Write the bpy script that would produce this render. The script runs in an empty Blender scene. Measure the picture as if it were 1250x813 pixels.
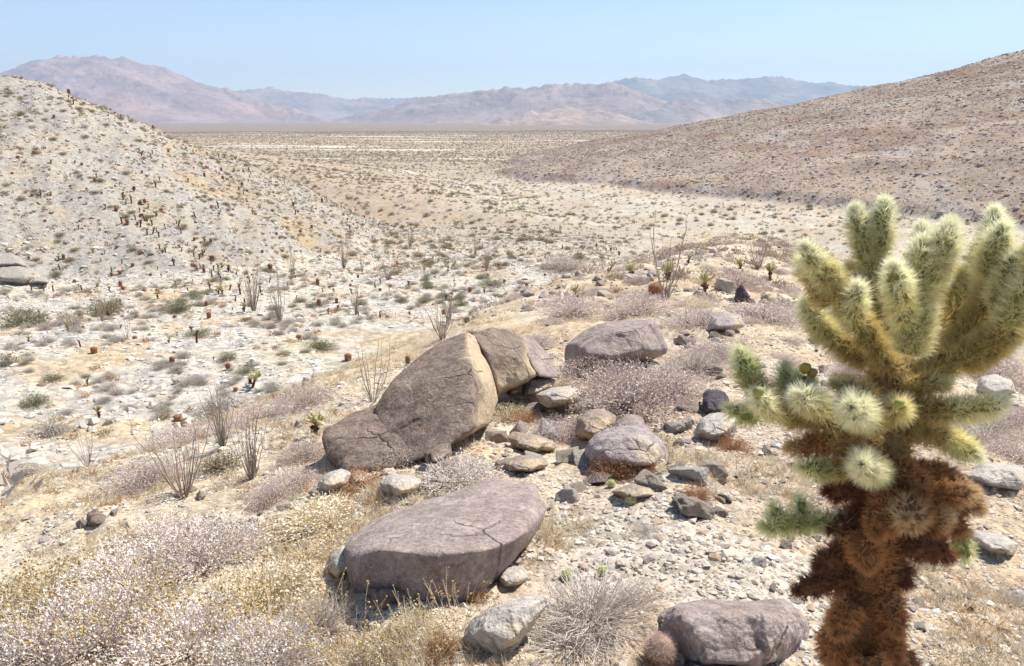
import bpy, bmesh, math, random
import numpy as np
from mathutils import Vector
R = math.radians
C = bpy.context.scene.collection
SC = bpy.context.scene
rng = np.random.default_rng(7)
random.seed(7)

# ------------------------------------------------------------------ camera
FPX, PITCH = 971.0, R(15.0)
W0, H0 = 1250.0, 813.0
cam_d = bpy.data.cameras.new('camera'); cam = bpy.data.objects.new('camera', cam_d); C.objects.link(cam)
cam_d.lens = 36*FPX/W0; cam_d.sensor_width = 36; cam_d.clip_start = 0.05; cam_d.clip_end = 80000
cam.location = (0, 0, 0); cam.rotation_euler = (R(90)-PITCH, 0, 0)
cam_d.dof.use_dof = True; cam_d.dof.focus_distance = 5.5; cam_d.dof.aperture_fstop = 13.0
SC.camera = cam

# ------------------------------------------------------------------ light
SUN_EL, SUN_AZ = R(56), R(56)          # azimuth measured from +Y (view) towards +X (right)
sd = Vector((math.sin(SUN_AZ)*math.cos(SUN_EL), math.cos(SUN_AZ)*math.cos(SUN_EL), math.sin(SUN_EL)))
w = bpy.data.worlds.new('World'); SC.world = w; w.use_nodes = True
nt = w.node_tree; bgn = nt.nodes['Background']
sky = nt.nodes.new('ShaderNodeTexSky'); sky.sky_type = 'NISHITA'; sky.sun_disc = False
sky.sun_elevation = SUN_EL; sky.sun_rotation = SUN_AZ
sky.air_density = 1.0; sky.dust_density = 0.0; sky.ozone_density = 1.3; sky.altitude = 1500
nt.links.new(sky.outputs[0], bgn.inputs[0]); bgn.inputs[1].default_value = 0.098
sl = bpy.data.lights.new('sun', 'SUN'); sl.energy = 4.6; sl.angle = R(0.5); sl.color = (1, 0.955, 0.88)
so = bpy.data.objects.new('sun', sl); C.objects.link(so); so.rotation_euler = sd.to_track_quat('Z', 'Y').to_euler()
SC.view_settings.view_transform = 'Standard'; SC.view_settings.look = 'None'
SC.view_settings.exposure = 0.8; SC.view_settings.gamma = 1.0; SC.view_settings.use_curve_mapping = False
SC.render.engine = 'CYCLES'; SC.cycles.max_bounces = 5; SC.cycles.diffuse_bounces = 3; SC.cycles.volume_bounces = 0; SC.cycles.transmission_bounces = 2

# ------------------------------------------------------------------ noise
def _h(ix, iy, iz, s):
    h = (ix.astype(np.int64)*374761393 + iy.astype(np.int64)*668265263 + iz*2147483647 + s*974634777) & 0xffffffff
    h = ((h ^ (h >> 13))*1274126177) & 0xffffffff
    h = ((h ^ (h >> 16))*2246822519) & 0xffffffff
    return ((h ^ (h >> 15)) & 0xffffff)/16777215.0
_pr = np.random.default_rng(99); _PERM = np.concatenate([_pr.permutation(1024)]*2).astype(np.int32)
_GA = _pr.random(1024)*2*np.pi; _GX = np.cos(_GA).astype(np.float32)*1.5; _GY = np.sin(_GA).astype(np.float32)*1.5
def noise2(x, y, s=0):
    ix = np.floor(x); iy = np.floor(y); fx = (x-ix).astype(np.float32); fy = (y-iy).astype(np.float32)
    ix = (ix.astype(np.int32)+s*37) & 1023; iy = (iy.astype(np.int32)+s*101) & 1023
    a = _PERM[ix]; b = _PERM[(ix+1) & 1023]; iy1 = (iy+1) & 1023
    ux = fx*fx*fx*(fx*(fx*6-15)+10); uy = fy*fy*fy*(fy*(fy*6-15)+10)
    def g(p, q, ox, oy):
        h = _PERM[p+q]; return _GX[h]*(fx-ox)+_GY[h]*(fy-oy)
    n0 = g(a, iy, 0, 0); n0 += (g(b, iy, 1, 0)-n0)*ux
    n1 = g(a, iy1, 0, 1); n1 += (g(b, iy1, 1, 1)-n1)*ux
    return n0+(n1-n0)*uy
def fbm2(x, y, o=5, s=0, gain=0.5):
    t = 0; a = 1; f = 1
    for i in range(o): t = t+a*noise2(x*f, y*f, s+i*17); a *= gain; f *= 2.03
    return t
def ridged(x, y, o=5, s=0):
    t = 0; a = 1; f = 1
    for i in range(o): t = t+a*(1-2*np.abs(noise2(x*f, y*f, s+i*13))); a *= 0.5; f *= 2.07
    return t
def noise3(p, s=0):
    i = np.floor(p); f = p-i; u = f*f*(3-2*f); r = 0
    for a in (0,1):
        for b in (0,1):
            for c in (0,1):
                wv = (u[:,0] if a else 1-u[:,0])*(u[:,1] if b else 1-u[:,1])*(u[:,2] if c else 1-u[:,2])
                r = r+wv*_h(i[:,0]+a, i[:,1]+b, (i[:,2]+c).astype(np.int64), s)
    return r*2-1
def fbm3(p, o=4, s=0, gain=0.5):
    t = 0; a = 1; f = 1
    for i in range(o): t = t+a*noise3(p*f, s+i*7); a *= gain; f *= 2.1
    return t
def sstep(a, b, x):
    t = np.clip((x-a)/(b-a), 0, 1); return t*t*(3-2*t)
def smax(a, b, k): return 0.5*(a+b+np.sqrt((a-b)**2+k*k))
def mix(a, b, t): return a*(1-t)+b*t

# ------------------------------------------------------------------ pixels and rays (photo pixels, 1250 x 813)
def ray(px, py):
    u = (px-W0/2)/FPX; v = (H0/2-py)/FPX
    return np.array([u, math.cos(PITCH)+v*math.sin(PITCH), -math.sin(PITCH)+v*math.cos(PITCH)])
def P(px, py, t): return ray(px, py)*t
def project(p):
    p = np.atleast_2d(p); c, s = math.cos(PITCH), math.sin(PITCH)
    d = p[:,1]*c-p[:,2]*s; d = np.where(d < .01, .01, d); v = (p[:,1]*s+p[:,2]*c)/d
    return W0/2+FPX*p[:,0]/d, H0/2-FPX*v, d

# ------------------------------------------------------------------ terrain heights
def dense(pts, step):
    out = []
    for a, b in zip(pts[:-1], pts[1:]):
        a = np.array(a, float); b = np.array(b, float); n = max(1, int(np.linalg.norm(b[:2]-a[:2])/step))
        for i in range(n): out.append(a+(b-a)*i/n)
    out.append(np.array(pts[-1], float)); return np.array(out)
SPUR = np.vstack([dense([(-2,-80,7),(0,-12,-.7),(0,0,-1.58)], 3), dense([(0,0,-1.58),(.6,3,-1.82),(2,7,-2.3),(3.2,11,-2.85)], .5),
                  dense([(3.2,11,-2.85),(6.2,22,-4.3),(10,35,-5.9),(15.4,50,-7.7)], 1.5), dense([(15.4,50,-7.7),(20,70,-9.9),(25,90,-14.5),(30,115,-21),(35,145,-29)], 4)])
LHILL = dense([(-190,0,38),(-160,90,30),(-125,110,20),(-100,118,12.5),(-76,124,6.2),(-66,154,-2.6),(-57,173,-9.7),(-43,186,-19),(-27,186,-24.8),(-8,184,-28.5)], 3)
LRIB = dense([(-100,112,4),(-78,108,-2.5),(-62,103,-8.5),(-50,98,-13.2),(-38,90,-17)], 3)
BENCH = dense([(-170,420,-13,.13),(-110,330,-16,.14),(-70,280,-18.5,.15),(-35,238,-21.5,.15),(0,208,-25,.12),(30,196,-28,.1)], 8)
RHILL = dense([(460,200,70,.36),(400,360,56,.31),(345,450,45,.27),(309,504,35.5,.24),(245,586,16.5,.2),(207,644,1.5,.17),(184,724,-12,.15),(150,760,-19,.15)], 12)
RSH = dense([(300,200,30,.38),(255,270,17,.33),(205,340,5,.265),(155,400,-5,.20),(115,455,-12.5,.16),(82,474,-19,.15),(60,462,-25,.14)], 9)
RSH2 = dense([(207,644,1,.2),(150,600,-9,.16),(115,655,-19,.12)], 12)
def cones(x, y, pts, prof):
    z = np.full(x.shape, -1e9)
    for c in pts:
        d = np.hypot(x-c[0], y-c[1]); np.maximum(z, c[2]-(c[3]*d if prof is None else prof(d)), out=z)
    return z
def height(x, y, full=False):
    x = np.asarray(x, float); y = np.asarray(y, float)
    n_big = fbm2(x/60, y/60, 4, 3)
    fl = np.maximum(-10.5-.08*np.maximum(y, -40), -30.0)
    fl = mix(fl, -28.0, sstep(8, 45, x)*sstep(-30, 20, y))
    fl = fl+n_big*.55*sstep(10, 60, np.hypot(x, y))
    bn = np.full(x.shape, -1e9); m = (x > -400) & (x < 130) & (y > 60) & (y < 700)
    if m.any(): bn[m] = cones(x[m]+9*fbm2(x[m]/50, y[m]/50, 3, 181), y[m], BENCH, None)
    fl = smax(fl, bn, .8)
    wx = x+6*fbm2(x/40, y/40, 3, 41); wy = y+6*fbm2(x/40, y/40, 3, 47)
    sp = np.full(x.shape, -1e9); m = (np.abs(x) < 190) & (y > -230) & (y < 330)
    wq = sstep(3, 25, np.hypot(x, y))
    if m.any():
        xm = x[m]+(wx[m]-x[m])*.35*wq[m]; ym = y[m]
        sp[m] = cones(xm, ym, SPUR, lambda d: .13*d+.47*(np.sqrt((d-5)**2+5)+(d-5))/2-.12)
    lh = np.full(x.shape, -1e9); m = (x < 120) & (y > -160) & (y < 420) & (x > -420)
    if m.any():
        a = cones(wx[m]*.4+x[m]*.6, wy[m]*.4+y[m]*.6, LHILL, lambda d: .52*d)
        b = cones(wx[m]*.3+x[m]*.7, wy[m]*.3+y[m]*.7, LRIB, lambda d: .42*d)
        gl = ridged(x[m]/22+y[m]/70, y[m]/60-x[m]/200, 4, 91)*.95
        lh[m] = smax(a+gl, b+gl*.4, 1.2)
    rh = np.full(x.shape, -1e9); m = (x > -220) & (y > -50) & (y < 1500) & (x < 1400)
    if m.any():
        X = x[m]+10*fbm2(x[m]/90, y[m]/90, 3, 61); Y = y[m]+10*fbm2(x[m]/90, y[m]/90, 3, 67)
        a = cones(X, Y, RHILL, None); b = cones(X, Y, RSH, None); c = cones(X, Y, RSH2, None)
        gl = ridged((x[m]*.8+y[m]*.5)/75, (y[m]*.8-x[m]*.5)/230, 5, 71)*1.9
        rh[m] = smax(smax(a, b, 5), c, 4)+gl-1.2
    z = smax(fl, sp, 1.0)
    z = smax(z, lh, 1.6)
    cliff = sstep(.0, 2.0, rh-fl)
    z = np.where(rh > z-6, smax(z, rh, 1.0)+2.0*cliff*sstep(-200, 30, x), z)
    r = np.hypot(x, y)
    # small relief
    near = 1-sstep(25, 60, r)
    z = z+near*(.07*fbm2(x*.9, y*.9, 3, 5)+.018*fbm2(x*6, y*6, 3, 9))
    mid = sstep(12, 30, r)*(1-sstep(250, 700, r))
    z = z+mid*(.16*fbm2(x/2.1, y/2.1, 3, 15)+.5*fbm2(x/13, y/13, 2, 19))
    # wash channel cut in the valley floor
    if full:
        return z, fl, sp, lh, rh, cliff
    return z
def hz(x, y): return float(height(np.array([x]), np.array([y]))[0])
def ground_hit(px, py, tmax=2500):
    d = ray(px, py); t = np.geomspace(1.2, tmax, 900); q = t[:,None]*d
    below = q[:,2] < height(q[:,0], q[:,1])
    if not below.any(): return None
    i = int(np.argmax(below)); lo, hi = t[max(i-1, 0)], t[i]
    tt = np.linspace(lo, hi, 40); q = tt[:,None]*d; b = q[:,2] < height(q[:,0], q[:,1])
    k = int(np.argmax(b)) if b.any() else 39
    return q[k], tt[k]

# ------------------------------------------------------------------ mesh helpers
def make_mesh(name, V, F, cols=None, smooth=True, mats=(), mi=None):
    V = np.ascontiguousarray(V, np.float32); F = np.ascontiguousarray(F, np.int32)
    k = F.shape[1]; me = bpy.data.meshes.new(name)
    me.vertices.add(len(V)); me.vertices.foreach_set('co', V.ravel())
    me.loops.add(F.size); me.loops.foreach_set('vertex_index', F.ravel())
    me.polygons.add(len(F)); me.polygons.foreach_set('loop_start', np.arange(0, F.size, k, dtype=np.int32))
    me.polygons.foreach_set('use_smooth', np.full(len(F), smooth))
    for m in mats: me.materials.append(m)
    if mi is not None: me.polygons.foreach_set('material_index', np.ascontiguousarray(mi, np.int32))
    for nm, c in (cols or {}).items():
        a = me.color_attributes.new(nm, 'FLOAT_COLOR', 'POINT')
        c4 = np.ones((len(V), 4), np.float32); c4[:, :3] = c; a.data.foreach_set('color', c4.ravel())
    me.update(calc_edges=True); me.validate() if len(V) < 100 else None
    return me
def link(name, me, parent=None, loc=None):
    o = bpy.data.objects.new(name, me); C.objects.link(o)
    if parent: o.parent = parent
    if loc is not None: o.location = loc
    return o
def tag(o, label=None, cat=None, group=None, kind=None):
    if label: o['label'] = label
    if cat: o['category'] = cat
    if group: o['group'] = group
    if kind: o['kind'] = kind
    return o
def empty(name, loc, rz=0, s=1):
    o = bpy.data.objects.new(name, None); C.objects.link(o); o.location = loc; o.rotation_euler = (0, 0, rz); o.scale = (s, s, s)
    o.empty_display_size = .1
    return o
class Acc:
    def __init__(s): s.V = []; s.F = []; s.C = []; s.n = 0
    def add(s, V, F, col):
        V = np.asarray(V, float); s.V.append(V); s.F.append(np.asarray(F)+s.n)
        c = np.asarray(col, float); s.C.append(np.broadcast_to(c, (len(V), 3)) if c.ndim == 1 else c); s.n += len(V)
    def mesh(s, name, mat, smooth=True):
        return make_mesh(name, np.vstack(s.V), np.vstack(s.F), {'tint': np.vstack(s.C)}, smooth, [mat])
def unit(v): return v/np.maximum(np.linalg.norm(v, axis=-1, keepdims=True), 1e-9)
def perp(d, r=None):
    a = (r or rng).normal(size=d.shape); return unit(a-d*(a*d).sum(-1, keepdims=True))
def spikes(B, D, L, Wd):
    """one thin triangle per spike"""
    n = len(B); s = perp(D)*np.reshape(Wd, (-1, 1)); V = np.empty((n, 3, 3))
    V[:,0] = B-s; V[:,1] = B+s; V[:,2] = B+D*np.reshape(L, (-1, 1))
    return V.reshape(-1, 3), np.arange(n*3).reshape(-1, 3)
def leaves(B, D, L, Wd, curl=.5):
    """small bent leaf: base, two sides, tip"""
    n = len(B); s = perp(D); nrm = np.cross(D, s); L = np.reshape(L, (-1, 1)); Wd = np.reshape(Wd, (-1, 1))
    V = np.empty((n, 4, 3)); V[:,0] = B; V[:,1] = B+D*L*.5+s*Wd+nrm*L*curl*.3; V[:,2] = B+D*L*.55-s*Wd+nrm*L*curl*.3
    V[:,3] = B+D*L*.9-nrm*L*curl*.25
    i = np.arange(n)*4
    return V.reshape(-1, 3), np.vstack([np.stack([i, i+1, i+2], 1), np.stack([i+1, i+3, i+2], 1)])
def tube(path, rad, sides=4):
    path = np.asarray(path, float); n = len(path); T = np.gradient(path, axis=0); T = unit(T)
    ref = np.array([.3, .9, .1]); A = unit(np.cross(T, ref)); B = np.cross(T, A)
    a = np.arange(sides)*2*np.pi/sides; rad = np.broadcast_to(rad, (n,))
    V = (path[:,None]+rad[:,None,None]*(np.cos(a)[None,:,None]*A[:,None]+np.sin(a)[None,:,None]*B[:,None])).reshape(-1, 3)
    i = np.arange(n-1)[:,None]*sides; j = np.arange(sides)[None]; j2 = (j+1) % sides
    q = np.stack([i+j, i+j2, i+sides+j2, i+sides+j], -1).reshape(-1, 4)
    return V, np.vstack([q[:,[0,1,2]], q[:,[0,2,3]]])
_ico = {}
def ico(n):
    if n not in _ico:
        bm = bmesh.new(); bmesh.ops.create_icosphere(bm, subdivisions=n, radius=1)
        V = np.array([v.co[:] for v in bm.verts]); F = np.array([[v.index for v in f.verts] for f in bm.faces]); bm.free(); _ico[n] = (V, F)
    return _ico[n]
def hull_planes(pts):
    bm = bmesh.new()
    for p in pts: bm.verts.new(p)
    bmesh.ops.convex_hull(bm, input=bm.verts[:]); bm.normal_update()
    pl = [(np.array(f.normal[:]), float(f.normal.dot(f.verts[0].co))) for f in bm.faces if f.calc_area() > 1e-9]; bm.free(); return pl
def rock_radial(pts, sub, soft=14., amp=.035, freq=1.6, seed=0, octs=5, cuts=9):
    """rounded, weathered block grown from the hull of pts (about their centre)"""
    pts = np.asarray(pts, float); c = pts.mean(0); q = pts-c; size = np.linalg.norm(q, axis=1).max()
    pl = hull_planes([tuple(p/size) for p in q]); D, F = ico(sub); D = unit(D)
    rr_ = np.random.default_rng(seed+5); qn = q/size
    for n_ in unit(rr_.normal(size=(cuts, 3))): pl.append((n_, float((qn@n_).max()*rr_.uniform(.80, .97))))
    inv = np.zeros(len(D))
    for n, h in pl:
        if n@n == 0: continue
        if h < 0: n, h = -n, -h
        k = np.maximum(D@n, 0)/max(h, .05); inv += k**soft
    V = D/(inv**(1/soft))[:,None]
    nz = fbm3(V*freq*1.2+seed*3.1, octs, seed, .55)+.5*(1-2*np.abs(noise3(V*freq*2.3+7, seed+5)))
    chip = sstep(.05, .3, noise3(V*freq*2.2+3, seed+9))*.55+sstep(.1, .35, noise3(V*freq*6.5+3, seed+19))*.25
    V = V*(1+amp*(nz-chip))[:,None]
    return V*size, F, c
def shade_flatness(me): pass

# ------------------------------------------------------------------ materials
class N:
    def __init__(s, name):
        s.m = bpy.data.materials.new(name); s.m.use_nodes = True; s.t = s.m.node_tree; s.b = s.t.nodes['Principled BSDF']
        s.b.inputs['Roughness'].default_value = .9; s.b.inputs['Specular IOR Level'].default_value = .25
    def n(s, ty, **k):
        d = s.t.nodes.new(ty)
        for a, b in k.items(): setattr(d, a, b)
        return d
    def l(s, a, b): s.t.links.new(a, b)
    def coord(s, kind='Object'):
        return s.n('ShaderNodeTexCoord').outputs[kind]
    def pos(s): return s.n('ShaderNodeNewGeometry').outputs['Position']
    def noise(s, v, scale, detail=5, rough=.6, out='Fac', dist=0):
        d = s.n('ShaderNodeTexNoise'); d.inputs['Scale'].default_value = scale; d.inputs['Detail'].default_value = detail
        d.inputs['Roughness'].default_value = rough; d.inputs['Distortion'].default_value = dist
        if v is not None: s.l(v, d.inputs['Vector'])
        return d.outputs[out]
    def vor(s, v, scale, out='Distance', feature='F1', rand=1):
        d = s.n('ShaderNodeTexVoronoi', feature=feature); d.inputs['Scale'].default_value = scale; d.inputs['Randomness'].default_value = rand
        s.l(v, d.inputs['Vector']); return d.outputs[out]
    def ramp(s, f, stops, interp='LINEAR'):
        d = s.n('ShaderNodeValToRGB'); d.color_ramp.interpolation = interp; e = d.color_ramp.elements
        while len(e) < len(stops): e.new(.5)
        for q, (p, c) in zip(e, stops):
            q.position = p; q.color = (c, c, c, 1) if isinstance(c, (int, float)) else (*c, 1)
        s.l(f, d.inputs[0]); return d.outputs[0]
    def mixc(s, f, a, b, mode='MIX'):
        d = s.n('ShaderNodeMix', data_type='RGBA', blend_type=mode)
        for v, i in ((f, 0), (a, 6), (b, 7)):
            if isinstance(v, (int, float)): d.inputs[i].default_value = v if i == 0 else (v, v, v, 1)
            elif isinstance(v, tuple): d.inputs[i].default_value = (*v, 1)
            else: s.l(v, d.inputs[i])
        return d.outputs[2]
    def math(s, op, a, b=0, clamp=False):
        d = s.n('ShaderNodeMath', operation=op, use_clamp=clamp)
        for v, i in ((a, 0), (b, 1)):
            if isinstance(v, (int, float)): d.inputs[i].default_value = v
            else: s.l(v, d.inputs[i])
        return d.outputs[0]
    def attr(s, name, out='Color'):
        d = s.n('ShaderNodeAttribute'); d.attribute_name = name; return d.outputs[out]
    def sep(s, c):
        d = s.n('ShaderNodeSeparateColor'); s.l(c, d.inputs[0]); return d.outputs
    def bump(s, h, dist, strength=1, prev=None):
        d = s.n('ShaderNodeBump'); d.inputs['Distance'].default_value = dist; d.inputs['Strength'].default_value = strength
        s.l(h, d.inputs['Height'])
        if prev is not None: s.l(prev, d.inputs['Normal'])
        return d.outputs[0]
    def fin(s, col, nrm=None):
        s.l(col, s.b.inputs['Base Color'])
        if nrm is not None: s.l(nrm, s.b.inputs['Normal'])
        return s.m

def mat_ground():
    k = N('desert_ground'); p = k.pos(); base = k.attr('base'); mk = k.sep(k.attr('mask'))   # R near gravel, G far scrub, B rubble
    f1 = k.noise(p, 38, 4, .75); v1 = k.vor(p, 30, 'Color'); v1d = k.vor(p, 30); v2 = k.vor(p, 9, 'Color'); v2d = k.vor(p, 9)
    st = k.sep(v1)[0]; st2 = k.sep(v2)[1]
    near = k.ramp(k.math('ADD', k.math('MULTIPLY', f1, .6), k.math('MULTIPLY', st, .4)), [(.25, .55), (.5, .95), (.75, 1.35)])
    c = k.mixc(mk[0], base, k.mixc(1, base, near, 'MULTIPLY'))
    pebble = k.ramp(v2d, [(.0, 1.0), (.36, 1.0), (.46, .0)])
    pm = k.math('MULTIPLY', k.math('GREATER_THAN', st2, .62), pebble); pm = k.math('MULTIPLY', pm, mk[0])
    pc = k.ramp(k.sep(v2)[0], [(0, (.30, .27, .25)), (.35, (.55, .5, .44)), (.6, (.62, .6, .57)), (1, (.42, .3, .22))])
    c = k.mixc(k.math('MULTIPLY', pm, .35), c, pc)
    # rubble in the wash and on the slopes
    w1 = k.vor(p, 2.6, 'Color'); w1d = k.vor(p, 2.6); w2 = k.vor(p, .9, 'Color'); f2 = k.noise(p, 3.2, 6, .75)
    rub = k.ramp(k.math('ADD', k.math('MULTIPLY', k.sep(w1)[0], .5), k.math('MULTIPLY', f2, .5)), [(.2, .62), (.45, .95), (.7, 1.22)])
    gap = k.ramp(w1d, [(0, 1.05), (.45, 1.0), (.75, .86)])
    c = k.mixc(mk[2], c, k.mixc(1, k.mixc(1, c, rub, 'MULTIPLY'), gap, 'MULTIPLY'))
    f5 = k.noise(p, .16, 4, .65); f6 = k.noise(p, .7, 4, .6)
    patch = k.ramp(f5, [(.3, (.86, .86, .9)), (.5, (1, 1, 1)), (.68, (1.04, .96, .82))])
    c = k.mixc(1, c, patch, 'MULTIPLY')
    straw = k.math('MULTIPLY', k.ramp(f6, [(.55, 0), (.66, 1)]), .35)
    c = k.mixc(straw, c, (.50, .37, .22))
    # far scrub dots
    n7 = k.vor(p, .16, 'Distance'); n7c = k.sep(k.vor(p, .16, 'Color'))[0]; n8 = k.vor(p, .42); n8c = k.sep(k.vor(p, .42, 'Color'))[0]
    d1 = k.math('MULTIPLY', k.ramp(n7, [(.18, 1), (.33, 0)]), k.math('GREATER_THAN', n7c, .25))
    d2 = k.math('MULTIPLY', k.ramp(n8, [(.2, 1), (.36, 0)]), k.math('GREATER_THAN', n8c, .45))
    dd = k.math('MULTIPLY', k.math('MAXIMUM', d1, d2), mk[1])
    c = k.mixc(k.math('MULTIPLY', dd, .75), c, (.16, .125, .085))
    h = k.math('ADD', k.math('MULTIPLY', f1, .6), k.math('MULTIPLY', v1d, -.5))
    b1 = k.n('ShaderNodeBump'); b1.inputs['Distance'].default_value = .012; k.l(h, b1.inputs['Height']); k.l(mk[0], b1.inputs['Strength'])
    b2 = k.n('ShaderNodeBump'); b2.inputs['Distance'].default_value = .09; k.l(k.math('ADD', f2, k.math('MULTIPLY', w1d, -.5)), b2.inputs['Height']); k.l(mk[2], b2.inputs['Strength']); k.l(b1.outputs[0], b2.inputs['Normal'])
    b3 = k.n('ShaderNodeBump'); b3.inputs['Distance'].default_value = 1.6; k.l(k.noise(p, .33, 6, .7), b3.inputs['Height']); k.l(mk[1], b3.inputs['Strength']); k.l(b2.outputs[0], b3.inputs['Normal'])
    k.b.inputs['Specular IOR Level'].default_value = .1
    return k.fin(c, b3.outputs[0])
def mat_mountain():
    k = N('mountain_rock'); p = k.pos(); base = k.attr('base')
    a = k.noise(p, .0016, 9, .68); b = k.noise(p, .009, 8, .7); m = k.n('ShaderNodeMapping'); m.inputs['Scale'].default_value = (1, 1, .25); k.l(p, m.inputs[0])
    s = k.noise(m.outputs[0], .004, 8, .7, dist=.6)
    c = k.mixc(1, base, k.ramp(a, [(.3, (.72, .74, .8)), (.5, (1, 1, 1)), (.68, (1.3, 1.15, 1.0))]), 'MULTIPLY')
    c = k.mixc(1, c, k.ramp(b, [(.3, .68), (.5, 1), (.7, 1.3)]), 'MULTIPLY')
    c = k.mixc(k.math('MULTIPLY', k.ramp(s, [(.60, 0), (.68, 1)]), .5), c, (.55, .52, .48))
    return k.fin(c, k.bump(k.math('ADD', b, k.math('MULTIPLY', a, 2.)), 40, .7))
def mat_boulder(name, dark, light, tan, tanlo=.58, grain=60, bsc=1.0, stain=None):
    k = N(name); p = k.coord('Object'); oi = k.n('ShaderNodeObjectInfo').outputs['Random']
    big = k.noise(p, 2.2, 6, .6); med = k.noise(p, 9, 7, .7); fine = k.noise(p, grain, 4, .8); pit = k.vor(p, grain*.7)
    c = k.mixc(k.ramp(med, [(.32, 0), (.66, 1)]), dark, light)
    c = k.mixc(k.ramp(big, [(tanlo, 0), (tanlo+.09, 1)]), c, tan)
    c = k.mixc(1, c, k.ramp(fine, [(.3, .62), (.5, 1), (.72, 1.42)]), 'MULTIPLY')
    c = k.mixc(k.math('MULTIPLY', k.ramp(k.noise(p, grain*1.7, 2, .5), [(.66, 0), (.72, 1)]), .6), c, (.6, .55, .5))
    c = k.mixc(k.attr('tan', 'Fac'), c, k.mixc(1, tuple(min(.7, q*1.25) for q in tan), k.ramp(k.noise(p, 14, 7, .7), [(.3, .72), (.7, 1.25)]), 'MULTIPLY'))
    cr = k.vor(k.mixc(.18, p, k.noise(p, 3., 4, .6, 'Color')), 2.6, 'Distance', 'DISTANCE_TO_EDGE'); crm = k.ramp(cr, [(.0, 1), (.022, 0)]); crm = k.math('MULTIPLY', crm, k.ramp(k.noise(p, 1.7, 3, .5), [(.5, 0), (.6, 1)]))
    c = k.mixc(k.math('MULTIPLY', crm, .6), c, tuple(q*.45 for q in dark))
    c = k.mixc(k.math('MULTIPLY', k.ramp(k.noise(p, 5.5, 6, .75), [(.60, 0), (.66, 1)]), .55), c, tuple(min(.6, q*1.5) for q in light))
    h = k.math('ADD', k.math('MULTIPLY', med, 1.3), k.math('MULTIPLY', fine, .28)); h = k.math('ADD', h, k.math('MULTIPLY', pit, .12)); h = k.math('SUBTRACT', h, k.math('MULTIPLY', crm, .5))
    return k.fin(c, k.bump(h, .028*bsc, .9))
def mat_stone(name, stops, sc=8.):
    k = N(name); p = k.coord('Object'); r = k.n('ShaderNodeObjectInfo').outputs['Random']
    c = k.ramp(r, stops, 'LINEAR'); n1 = k.noise(p, sc, 7, .7); n2 = k.noise(p, sc*7, 3, .7)
    c = k.mixc(1, c, k.ramp(n1, [(.3, .68), (.5, 1), (.7, 1.2)]), 'MULTIPLY'); c = k.mixc(1, c, k.ramp(n2, [(.3, .8), (.7, 1.2)]), 'MULTIPLY')
    c = k.mixc(k.math('MULTIPLY', k.ramp(k.noise(p, sc*.5, 4, .6), [(.58, 0), (.68, 1)]), .5), c, (.5, .36, .22))
    return k.fin(c, k.bump(k.math('ADD', n1, k.math('MULTIPLY', n2, .2)), .05, .8))
def mat_tint(name, transl=0., rough=.85, noise=0., nsc=20, rnd=.25, spec=.2):
    k = N(name); c = k.attr('tint'); r = k.n('ShaderNodeObjectInfo').outputs['Random']
    c = k.mixc(1, c, k.ramp(r, [(0, 1-rnd), (1, 1+rnd)]), 'MULTIPLY')
    nr = None
    if noise:
        n = k.noise(k.pos(), nsc, 5, .7); c = k.mixc(1, c, k.ramp(n, [(.3, 1-noise), (.7, 1+noise)]), 'MULTIPLY'); nr = k.bump(n, .02*20/nsc, .7)
    k.b.inputs['Roughness'].default_value = rough; k.b.inputs['Specular IOR Level'].default_value = spec
    k.fin(c, nr)
    if transl:
        t = k.n('ShaderNodeBsdfTranslucent'); k.l(c, t.inputs[0]); mx = k.n('ShaderNodeMixShader'); mx.inputs[0].default_value = transl
        out = k.t.nodes['Material Output']; k.l(k.b.outputs[0], mx.inputs[1]); k.l(t.outputs[0], mx.inputs[2]); k.l(mx.outputs[0], out.inputs['Surface'])
    return k.m
M_ground = mat_ground(); M_mtn = mat_mountain()
M_mauve = mat_boulder('mauve_varnished_rock', (.225, .17, .148), (.39, .315, .28), (.44, .35, .26), .60, 45)
M_brown = mat_boulder('brown_varnished_rock', (.135, .095, .07), (.29, .22, .17), (.43, .33, .22), .64, 40)
M_tanrock = mat_boulder('tan_rock', (.24, .18, .14), (.42, .33, .26), (.5, .38, .25), .52, 50)
M_greyrock = mat_boulder('grey_rock', (.34, .30, .26), (.58, .525, .445), (.56, .45, .32), .54, 50)
M_outcrop = mat_boulder('weathered_outcrop_rock', (.22, .20, .18), (.40, .37, .32), (.44, .36, .25), .54, 12)
M_lilacrock = mat_boulder('lilac_rock', (.27, .22, .21), (.44, .37, .34), (.52, .42, .31), .53, 50)
M_dark = mat_boulder('dark_slate_and_shade', (.05, .042, .05), (.12, .095, .10), (.2, .14, .1), .68, 60)  # slate and char; also colours the stone that stands in for a shadow
M_stone = mat_stone('pale_stone', [(0, (.34, .31, .28)), (.25, (.53, .49, .44)), (.55, (.60, .55, .47)), (.8, (.55, .47, .37)), (.92, (.36, .27, .22)), (1, (.26, .17, .15))])
M_stonetan = mat_stone('tan_stone', [(0, (.32, .26, .22)), (.3, (.44, .36, .28)), (.6, (.5, .42, .33)), (.8, (.52, .48, .44)), (1, (.36, .27, .22))], 12)
M_gravel = mat_tint('gravel', 0, .9, .3, 60, 0)
M_rubble = mat_tint('rubble', 0, .9, .25, 6, 0)
M_spine = mat_tint('cactus_spines', .35, .5, 0, rnd=.06, spec=.35)
M_flesh = mat_tint('cactus_flesh', 0, .7, .25, 60, .1)
M_leaf = mat_tint('dry_leaves', .25, .8, 0, rnd=.12)
M_twig = mat_tint('twigs', 0, .85, .2, 60, .15)
M_scrub = mat_tint('scrub_leaves', .2, .85, 0, rnd=0)
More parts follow.
